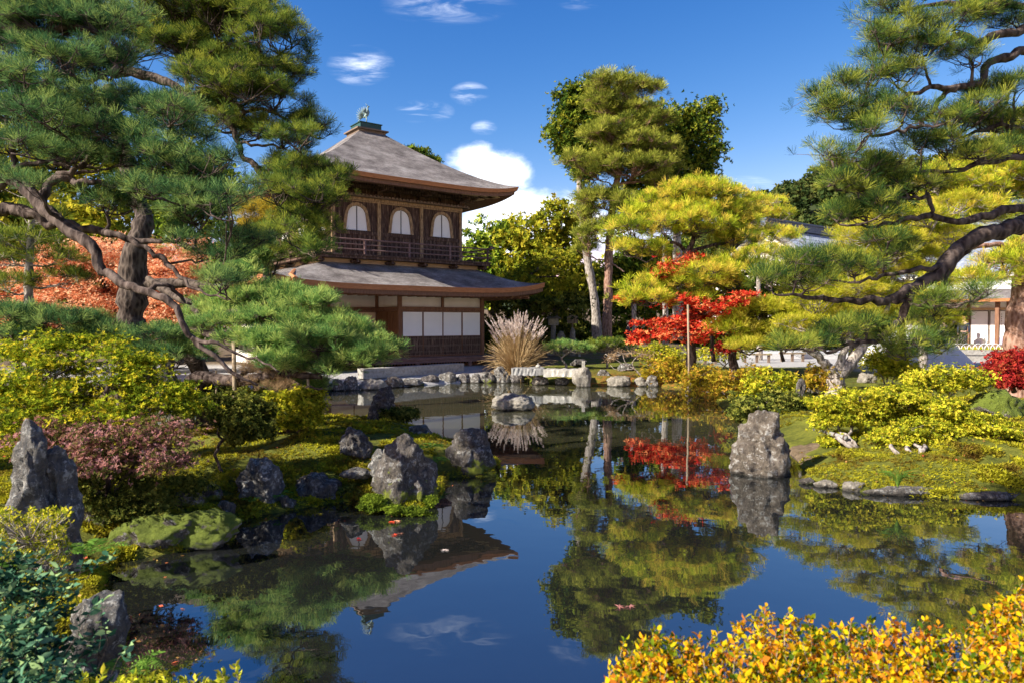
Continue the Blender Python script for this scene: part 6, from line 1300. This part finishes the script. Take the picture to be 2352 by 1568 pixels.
def forest():
    rng = np.random.RandomState(12); P, D = [], []
    n = 0
    for _ in range(9000):
        if n > 800: break
        if rng.rand() < .8: x, y = rng.uniform(20, 260), rng.uniform(95, 215)
        else: x, y = rng.uniform(-190, -40), rng.uniform(45, 170)
        z = ground_z(x, y)
        if z < 6.5: continue
        n += 1; r = rng.uniform(2.6, 5.0); h = r*rng.uniform(.8, 1.3); k = 130
        v = rng.normal(size=(k, 3)); v /= np.linalg.norm(v, axis=1, keepdims=True); v[:, 2] = np.abs(v[:, 2])*1.15-.25
        P.append(np.array([x, y, z+h*.75])+v*[r, r, h]*rng.uniform(.75, 1.05, (k, 1))); D.append(v+rng.normal(size=(k, 3))*.4+[0, 0, .3])
    P = np.concatenate(P); D = np.concatenate(D)
    V, Fa = scatter(sprigs(5, 1.1, .6), P, D, rng.uniform(.7, 1.2, len(P)), rng)
    mf = m_leaf('forest_leaves', [(.015, .03, .010), (.04, .065, .018), (.10, .12, .03), (.19, .17, .05)], .25, .12, jit=.5)
    tag(mesh_np('forest', V, Fa, mf, None), 'dark green wood covering the hills behind the temple roofs', 'forest', kind='stuff')
forest()
# ------------------------------------------------------------ temple halls, people, small things
def tile_mat():
    m, t = newmat('roof_tiles'); co = objco(t); n = t.noise(co, 1.2, 5, .6); n2 = t.noise(co, 14, 5, .7)
    finish(t, t.ramp(t.math('ADD', t.math('MULTIPLY', n, .5), t.math('MULTIPLY', n2, .5)), [(.35, (.10, .12, .16)), (.5, (.19, .22, .27)), (.65, (.32, .35, .40))]), .5, n2, .4, .02, .5); return m
M['tile'] = tile_mat()
M['tile_dark'] = m_noise('ridge_tiles', (.05, .07, .10), (.11, .14, .19), 5, .5, .3, .02)
def tiled_slope(a0, a1, pb, pt, pitch=.30, rows=22):
    """corrugated tile slope; pb, pt = (b,z) of eave and ridge"""
    n = int(abs(a1-a0)/pitch)*4; vs = []
    prof = (0, .05, .075, .05)
    for j in range(rows+1):
        for s_ in (0, 1):
            f = min(1, (j+(.999 if s_ else 0))/rows) if j < rows else 1
            step = .03*(1-s_)
            for i in range(n+1): vs.append((a0+(a1-a0)*i/n, pb[0]+(pt[0]-pb[0])*f, pb[1]+(pt[1]-pb[1])*f+prof[i % 4]+step))
    k = n+1; m = len(vs)//k
    return vs, [(j*k+i, j*k+i+1, (j+1)*k+i+1, (j+1)*k+i) for j in range(m-1) for i in range(n)]
def halls():
    o = W(1755, 522, 52); t = thing('temple_hall', 'far temple hall with a pale grey tiled roof and a dark ridge', 'building', (o.x, o.y, ground_z(o.x, o.y)), PRZ)
    zr = o.z-t.location.z; L = 17
    r = MB(); vs, fs = tiled_slope(0, L, (-8.2, zr-6.0), (0, zr)); r.add(vs, fs); vs, fs = tiled_slope(0, L, (8.2, zr-6.0), (0, zr), rows=6); r.add(vs, fs)
    rf = r.build('roof', M['tile'], t)
    rd = MB().box(-.15, L, -.22, .22, zr, zr+.55).box(-.2, L+.1, -.32, .32, zr+.55, zr+.68).box(-.2, L, -.34, .34, zr-.02, zr+.10)
    rd.build('ridge', M['tile_dark'], rf)
    v = MB(); a = Vector((-.05, 0, zr)); 
    for sg in (-1, 1):
        d = Vector((0, sg*8.2, -6.0)); n_ = 8
        v.tube([(-.08, sg*8.2*i/n_, zr-6.0*i/n_+.08) for i in range(n_+1)], .16, 6); v.tube([(.35, sg*8.2*i/n_, zr-6.0*i/n_+.10) for i in range(n_+1)], .10, 6)
    v.build('verge', M['granite_grey'], rf)
    MB().add([(.5, -7, zr-5.4), (.5, 7, zr-5.4), (.5, 0, zr-.3)], [(0, 1, 2)]).build('gable', M['plaster'], t)
    MB().box(.6, L-.3, -6.8, 6.8, -.2, zr-5.3).build('wall', M['plaster'], t)
    # main hall, wall faces left
    w0 = Vector((24.9, 38.0, 0)); gz = ground_z(w0.x, w0.y); t = thing('temple_hall', 'white walled temple hall with sliding doors at the right edge of the picture', 'building', (w0.x, w0.y, gz), PRZ)
    f = lambda a, b, z: (-b, a, z-gz)     # a along the wall away from the viewer, b out of the wall
    MB().box(-14, 0, -.2, -.02, .4, 4.4, f).box(-14, 6, -9, -.9, .4, 4.4, f).box(1.9, 6, -.2, -.02, .4, 4.4, f).box(0, 1.9, -.2, -.02, 2.95, 4.4, f).build('wall', M['white'], t)
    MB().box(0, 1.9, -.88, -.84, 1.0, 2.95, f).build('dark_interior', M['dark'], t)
    MB().box(-14, 6, -.9, 1.4, .92, 1.02, f).build('veranda', M['wood_mid'], t)
    MB().box(-14, 6, 1.2, 1.3, .42, .92, f).build('veranda_base', M['plaster'], t)
    b = MB().box(-14, 6, -.02, .05, 2.86, 2.98, f).build('lintel', M['wood_light'], t)
    p = MB()
    for a in (0, -1.85, -4.0, -6, -8, 1.95, 4): p.box(a-.07, a+.07, -.02, .08, 1.0, 3.6, f).cut()
    for a in (-1.75, -5.5): p.box(a-.09, a+.09, 1.1, 1.28, 1.0, 3.4, f).cut()
    p.build_each('post', M['wood_brown'], t)
    sh = MB()
    for k in range(4):
        a = -.10-.9*k; fr = MB().ring([(a, 1.03), (a-.86, 1.03), (a-.86, 2.84), (a, 2.84)], [(a-.035, 1.07), (a-.825, 1.07), (a-.825, 2.80), (a-.035, 2.80)], 0, .04, f).build('sliding_door', M['wood_mid'], t)
        MB().box(a-.83, a-.03, .002, .02, 1.065, 2.81, f).build('paper_pane', M['white'], fr)
    ink = MB()
    rr = random.Random(3)
    for a in (-1.55, -1.45, -1.38):
        for i in range(9): z = 2.6-i*.12; ink.box(a-.015, a+.012+rr.random()*.015, .021, .024, z, z+.05+rr.random()*.03, f)
    ink.build('calligraphy', M['wood_mid'], t)
    MB().box(-1.85, -1.2, .03, .06, 1.05, 1.42, f).build('folded_cloth', m_noise('lilac_cloth', (.45, .42, .62), (.6, .57, .78), 3), t)
    r = MB()
    n = 30; vs = []
    for i in range(n+1):
        a = -14+20*i/n; c = .35*max(0, (-(a+2)/7))**2 if a < -2 else 0
        for bb, z in ((1.75, 3.42+c), (.9, 3.62+c*.6), (-.2, 4.05+c*.2), (-1.4, 4.75)): vs.append(f(a, bb, z))
    r.add(vs, [(i*4+j, i*4+j+1, (i+1)*4+j+1, (i+1)*4+j) for i in range(n) for j in range(3)])
    lr = r.build('lower_roof', M['shake'], t, True)
    e = MB(); vs = []
    for i in range(n+1):
        a = -14+20*i/n; c = .35*max(0, (-(a+2)/7))**2 if a < -2 else 0
        vs += [f(a, 1.75, 3.42+c), f(a, 1.70, 3.26+c), f(a, 1.0, 3.30+c*.6), f(a, -.1, 3.62)]
    e.add(vs, [(i*4+j+1, i*4+j, (i+1)*4+j, (i+1)*4+j+1) for i in range(n) for j in range(3)]); e.build('roof_edge', M['bark_edge'], lr)
    r = MB(); vs, fs = tiled_slope(-14, 4, (0, 0), (6.2, 4.2)); r.add([f(x, -1.0-y, 4.85+z) for x, y, z in vs], fs); r.build('upper_roof', M['tile'], t)
    MB().box(-14, 4, -7.4, -6.9, 8.9, 9.6, f).build('ridge', M['tile_dark'], t)
    MB().box(-14, 4, -1.15, -1.0, 4.7, 4.9, f).build('gutter', M['white'], t)
    # planter wall with a hoop fence
    o = W(2178, 830, 33); z = ground_z(o.x, o.y); t = thing('planter_wall', 'low grey stone planter with moss before the white hall', 'planter', (o.x, o.y, z), 0)
    MB().box(0, 1.95, 0, 3, -.1, .27).box(1.95, 5.5, .9, 3.9, -.1, .27).build('base_course', M['granite'], t)
    MB().box(-.04, 2.0, -.04, 3, .275, .50).box(2.0, 5.5, .86, 3.9, .275, .50).build('top_course', M['granite'], t)
    V, Fa = scatter(sprigs(5, .06, .025), np.stack([RNG.uniform(0, 5.4, 2500), RNG.uniform(.05, 3.0, 2500), np.full(2500, .5)], 1)+np.array([o.x, o.y, z]), np.tile([0, 0, 1.], (2500, 1))+RNG.normal(size=(2500, 3))*.4, 1.0, RNG)
    mesh_np('moss_bed', V, Fa, M['l_azalea'], t)
    t2 = thing('hoop_fence', 'row of pale bent bamboo hoops on the stone planter', 'fence', (o.x, o.y+.3, z+.5)); hb = MB()
    for i in range(16):
        x0 = -.05+i*.28; hb.tube([(x0+.25-.25*math.cos(a), .0+.01*(i % 2), .30*math.sin(a)-.02) for a in [math.pi*k/10 for k in range(11)]], .014, 5).cut()
    hb.build_each('hoop', M['white'], t2)
    for k, (px, py) in enumerate(((2203, 790), (2262, 792))):
        g = W(px, py, 33.4); T = Tree('bare_shrub', ['bare twiggy shrub left on the stone planter', 'bare twiggy shrub right on the stone planter'][k], 'bush', (g.x, g.y, z+.5), 400+k)
        for i in range(9):
            a = random.Random(i+9*k); T.branch([(g.x, g.y, z+.5), (g.x+a.uniform(-.15, .15), g.y, z+.8), (g.x+a.uniform(-.45, .45), g.y+a.uniform(-.2, .2), z+1.0+a.uniform(0, .45))], [.018, .012, .005], seg=4, amp=.02)
        T.tp.append(np.array([[g.x+RNG.uniform(-.4, .4), g.y, z+.8+RNG.uniform(0, .5)] for _ in range(30)])); T.td.append(RNG.normal(size=(30, 3)))
        T.finish(sprigs(3, .04, .02), M['n_brown'], M['bark_pale'])
    # sand mound
    g = W(2085, 836, 31); t = MB(); n = 48; prof = [(2.6, -.1), (2.3, .25), (1.75, .85), (1.3, 1.38), (1.18, 1.46), (0.01, 1.5)]
    vs = [(r*math.cos(2*math.pi*k/n), r*math.sin(2*math.pi*k/n), h) for r, h in prof for k in range(n)]
    t.add(vs, [(j*n+k, j*n+(k+1) % n, (j+1)*n+(k+1) % n, (j+1)*n+k) for j in range(len(prof)-1) for k in range(n)]); o = t.build('sand_mound', M['sand'], None, True); o.location = (g.x, g.y, ground_z(g.x, g.y)); tag(o, 'truncated cone of pale raked sand before the white hall', 'sand mound')
    # raked sand terrace
    g = W(1640, 824, 33); mb = MB(); mb.box(0, 24, 0, 3.5, -.2, .28); o = mb.build('sand_terrace', M['sand']); o.location = (W(1700, 826, 34).x, 34.5, ground_z(14, 34)); tag(o, 'low flat terrace of white sand behind the right hand trees', 'sand terrace')
halls()
def small_things():
    def rail(px0, px1, py, d, label, h=.34, n=3):
        a = W(px0, py, d); b = W(px1, py, d); z = ground_z(a.x, a.y); t = thing('wooden_rail', label, 'rail', (a.x, a.y, z)); L = b.x-a.x
        MB().box(0, L, -.09, .09, h, h+.07).build('top_board', M['post_wood'], t); p = MB()
        for i in range(n): x = .12+(L-.24)*i/(n-1); p.box(x-.05, x+.05, -.05, .05, -.1, h).cut()
        p.build_each('leg', M['wood_mid'], t)
    rail(1705, 1772, 812, 31, 'low wooden bench rail on the white sand right of the lime pine trunk')
    rail(1590, 1650, 796, 30, 'pale wooden rail half hidden behind the red maple', .6)
    rail(1790, 1850, 812, 32, 'second wooden bench rail on the white sand farther right')
    def pole(p, q, r, name, label, cat, mat='post_wood'):
        z = Vector(p); t = MB().tube([(0, 0, 0), (Vector(q)-z)*.5+Vector((.01, 0, 0)), Vector(q)-z], [r, r*.95, r*.9], 8).build(name, M[mat], None, True); t.location = z; tag(t, label, cat)
    a = W(1583, 905, 21.4); a.z = -.5; pole(a, W(1580, 700, 21.4), .035, 'wooden_pole', 'tall thin wooden prop pole standing in the pond before the red maple', 'pole')
    for (x, y, d, ty, r, l) in ((537, 905, 11.0, 785, .036, 'upright wooden prop crossing the thick horizontal pine trunk'), (496, 900, 11.4, 850, .02, 'thin pale prop left of the main wooden prop'), (707, 890, 10.8, 858, .024, 'short pale prop near the far end of the horizontal pine')):
        a = W(x, y, d); a.z = ground_z(a.x, a.y)-.1; pole(a, W(x, ty, d), r, 'tree_prop', l, 'prop')
    for x, ty, d, r, l in ((1455, 660, 33, .12, 'grey bare trunk behind the visitor left of the red maple'), (1527, 560, 34, .16, 'grey bare trunk rising behind the red maple leaves')):
        a = W(x, 800, d); a.z = ground_z(a.x, a.y)-.1; T = Tree('bare_tree', l, 'tree', tuple(a), 500+x); T.branch([a, W(x+2, (800+ty)/2, d), W(x-2, ty, d)], [r, r*.9, r*.75], n=8, amp=.02); T.limb.build('trunk', M['bark_pale'], T.t, True, world=True)
    # bamboo edging
    a = G(1870, 988, .40); b = G(1944, 1010, .40); t = thing('bamboo_edging', 'grey bamboo edging pole lying by the path right of the big boulder', 'edging', tuple(a)); v = b-a
    MB().tube([(0, 0, .03), v*.5+Vector((0, 0, .03)), v+Vector((0, 0, .03))], .035, 8).build('pole', M['granite_grey'], t, True)
    k = MB()
    for f in (.45, .7, .97): k.tube([v*(f-.012)+Vector((0, 0, .03)), v*(f+.012)+Vector((0, 0, .03))], .045, 8).cut()
    k.build_each('tie', M['wood_dark'], t)
    # sign board
    g = W(1315, 770, 36); z = ground_z(g.x, g.y); t = thing('sign_board', 'small wooden notice board with a peaked top on a post beyond the bridge', 'sign', (g.x, g.y, z)); hz = W(1315, 735, 36).z-z
    MB().box(-.03, .03, .0, .06, -.1, hz+.1).build('post', M['post_wood'], t)
    bd = MB().prism([(-.26, hz-.18), (.26, hz-.18), (.30, hz+.16), (0, hz+.28), (-.30, hz+.16)], -.05, -.01, ident).build('board', M['post_wood'], t)
    ink = MB()
    for i in range(4): ink.box(.06, .12, -.056, -.052, hz-.10+.07*i, hz-.06+.07*i)
    for i in range(3): ink.box(-.08, -.04, -.056, -.052, hz-.08+.07*i, hz-.04+.07*i)
    ink.build('writing', M['wood_dark'], bd)
    # stone lantern
    g = W(1271, 775, 35); z = ground_z(g.x, g.y); t = thing('stone_lantern', 'weathered stone lantern left of the notice board', 'lantern', (g.x, g.y, z)); h = W(1271, 722, 35).z-z
    MB().box(-.3, .3, -.3, .3, -.1, .2).build('base', M['granite_grey'], t); MB().tube([(0, 0, .2), (0, 0, h-.55)], .13, 10).build('shaft', M['granite_grey'], t)
    MB().box(-.24, .24, -.24, .24, h-.55, h-.22).build('light_box', M['granite'], t)
    MB().add([(-.4, -.4, h-.22), (.4, -.4, h-.22), (.4, .4, h-.22), (-.4, .4, h-.22), (-.1, -.1, h), (.1, -.1, h), (.1, .1, h), (-.1, .1, h)], [(0, 1, 5, 4), (1, 2, 6, 5), (2, 3, 7, 6), (3, 0, 4, 7), (4, 5, 6, 7), (3, 2, 1, 0)]).build('cap', M['granite_grey'], t)
    rock(1292, 778, 30, 18, 'rock_pale', 'low pale stone basin right of the stone lantern', 71, D=34.6, flat=.2)
    rock(1314, 780, 20, 28, 'rock_pale', 'upright pale stone below the notice board', 72, D=34.4, flat=.1)
    for x, y, d, h, l in ((1331, 780, 34, .55, 'thin grey marker stake right of the notice board'), (1340, 843, 24.2, .24, 'small pale marker stone on top of the upright bridge post'), (1236, 843, 24.6, .12, 'tiny tied stone resting on the bridge slabs')):
        g = W(x, y, d); zz = ground_z(g.x, g.y) if h > .5 else g.z-.02
        o = (MB().box(-.05, .05, -.04, .04, 0, h).build('marker', M['granite'], None) if h > .2 else MB().ball((0, 0, .06), (.09, .08, .06), 10, 7).tube([(0, 0, .1), (0, 0, .17)], .02, 5).build('marker_stone', M['granite'], None, True)); o.location = (g.x, g.y, zz); tag(o, l, 'marker')
    # floating leaves
    lv = [(900, 1198, 'red maple leaf floating just below the pointed boulder', 'l_red', .05), (912, 1196, 'orange maple leaf touching a red one on the dark water', 'l_orange', .05), (905, 1227, 'left pink leaf of the lower floating pair', 'l_red', .045), (919, 1224, 'right pink leaf of the lower floating pair', 'l_pink', .045),
          (826, 1236, 'dark red leaf floating over the reflected white window', 'l_dkred', .05), (521, 1412, 'yellow oval leaf floating on the dark water at the left', 'l_lime', .05), (1022, 1263, 'pale curled leaf floating right of the window reflection', 'plume', .05), (733, 1180, 'pale green leaf floating before the low dark blue rock', 'l_moss', .05),
          (1420, 1393, 'pink leaf floating on the tree reflection in the middle', 'l_pink', .06), (1445, 1391, 'second pink leaf floating beside the first one', 'l_pink', .06)]
    for k, (x, y, l, m, s_) in enumerate(lv):
        g = G(x, y, .004); n = 5; vs = [(0, 0, .002)]
        for i in range(11):
            a = math.radians(-125+25*i)+k; r = s_*.72*(1.3 if i % 2 == 0 else .5) if m != 'l_lime' else s_*.5; vs.append((math.sin(a)*r*1.0, math.cos(a)*r, .003+.004*(i % 2)))
        o = MB().add(vs, [(0, i, i+1) for i in range(1, 11)]).build('floating_leaf', M[m], None); o.location = g; tag(o, l, 'leaf')
small_things()
def person(px, py_head, d, label, seed, top, legs, hair, face=0, z0=None, arm=.1):
    """standing figure; skin modifier body with clothes as children"""
    g = W(px, py_head, d); z = z0 if z0 is not None else ground_z(g.x, g.y); H = max(1.5, min(1.75, g.z-z)); k = H/1.7
    t = thing('person', label, 'person', (g.x, g.y, g.z-H), math.radians(face))
    def skin(name, verts, edges, rad, mat, parent, sub=2):
        me = bpy.data.meshes.new(name); me.from_pydata([(x*k, y*k, zz*k) for x, y, zz in verts], edges, []); me.materials.append(mat); o = bpy.data.objects.new(name, me); COL.objects.link(o); o.parent = parent
        mo = o.modifiers.new('skin', 'SKIN'); mo.use_smooth_shade = True
        for i, r in enumerate(rad):
            r = r if isinstance(r, tuple) else (r, r); me.skin_vertices[0].data[i].radius = (r[0]*k, r[1]*k); me.skin_vertices[0].data[i].use_root = (i == 0)
        o.modifiers.new('sub', 'SUBSURF').levels = sub; o.modifiers['sub'].render_levels = sub; return o
    sk = m_noise('skin', (.42, .26, .19), (.5, .33, .25), 4)
    # body: pelvis, spine, neck, head, legs, arms with hands
    v = [(0, 0, .92), (0, 0, 1.15), (0, 0, 1.38), (0, -.01, 1.48), (0, -.03, 1.58), (0, -.03, 1.66), (.09, 0, .86), (.10, -.01, .48), (.10, .01, .07), (.10, -.13, .03), (-.09, 0, .86), (-.10, .03, .48), (-.10, .06, .07), (-.10, -.08, .03),
         (.19, 0, 1.36), (.24, .02, 1.10), (.24, -.06, .86), (.24, -.09, .77), (-.19, 0, 1.36), (-.24, .02, 1.10), (-.24, -.06, .86), (-.24, -.09, .77)]
    e = [(0, 1), (1, 2), (2, 3), (3, 4), (4, 5), (0, 6), (6, 7), (7, 8), (8, 9), (0, 10), (10, 11), (11, 12), (12, 13), (2, 14), (14, 15), (15, 16), (16, 17), (2, 18), (18, 19), (19, 20), (20, 21)]
    r = [(.14, .10), (.12, .09), (.14, .10), .055, .085, .075, .075, .055, .04, .035, .075, .055, .04, .035, .055, .042, .03, .028, .055, .042, .03, .028]
    b = skin('body', v, e, r, sk, t)
    skin('jacket', [v[0], v[1], v[2], v[3], v[14], v[15], v[16], v[18], v[19], v[20]], [(0, 1), (1, 2), (2, 3), (2, 4), (4, 5), (5, 6), (2, 7), (7, 8), (8, 9)], [(.18, .13), (.165, .125), (.17, .125), .065, .075, .062, .05, .075, .062, .05], m_noise('jacket_cloth', top, tuple(c*1.5 for c in top), 8), t)
    skin('trousers', [(0, 0, .94), v[6], v[7], v[8], v[10], v[11], v[12]], [(0, 1), (1, 2), (2, 3), (0, 4), (4, 5), (5, 6)], [(.155, .12), .095, .075, .062, .095, .075, .062], m_noise('trouser_cloth', legs, tuple(c*1.4 for c in legs), 8), t)
    MB().ball((0, .0*k, 1.635*k), (.095*k, .105*k, .10*k), 12, 8).build('hair', m_noise('hair', hair, tuple(c*2 for c in hair), 9), t, True)
    sh = m_noise('shoe', (.02, .02, .02), (.05, .05, .05), 5)
    for sx, sy in ((.10, 0), (-.10, .05)): MB().ball((sx*k, (sy-.06)*k, .035*k), (.05*k, .14*k, .05*k), 10, 6).build('shoe', sh, t, True)
    fc = MB().ball((.032*k, -.118*k, 1.60*k), (.010*k, .008*k, .008*k), 6, 4).ball((-.032*k, -.118*k, 1.60*k), (.010*k, .008*k, .008*k), 6, 4).build('eyes', M['dark'], t)
person(1443, 741, 37, 'person in a dark blue jacket walking behind the red maple', 1, (.02, .022, .04), (.03, .03, .04), (.01, .008, .006), 70)
person(2168, 734, 36.2, 'person in a grey brown jacket standing left of the hall doorway', 2, (.16, .13, .14), (.20, .19, .18), (.02, .015, .01), 200)
person(2214, 728, 37.0, 'person with reddish hair in a dark navy coat in the hall doorway', 3, (.018, .022, .035), (.02, .02, .025), (.16, .06, .05), 150)
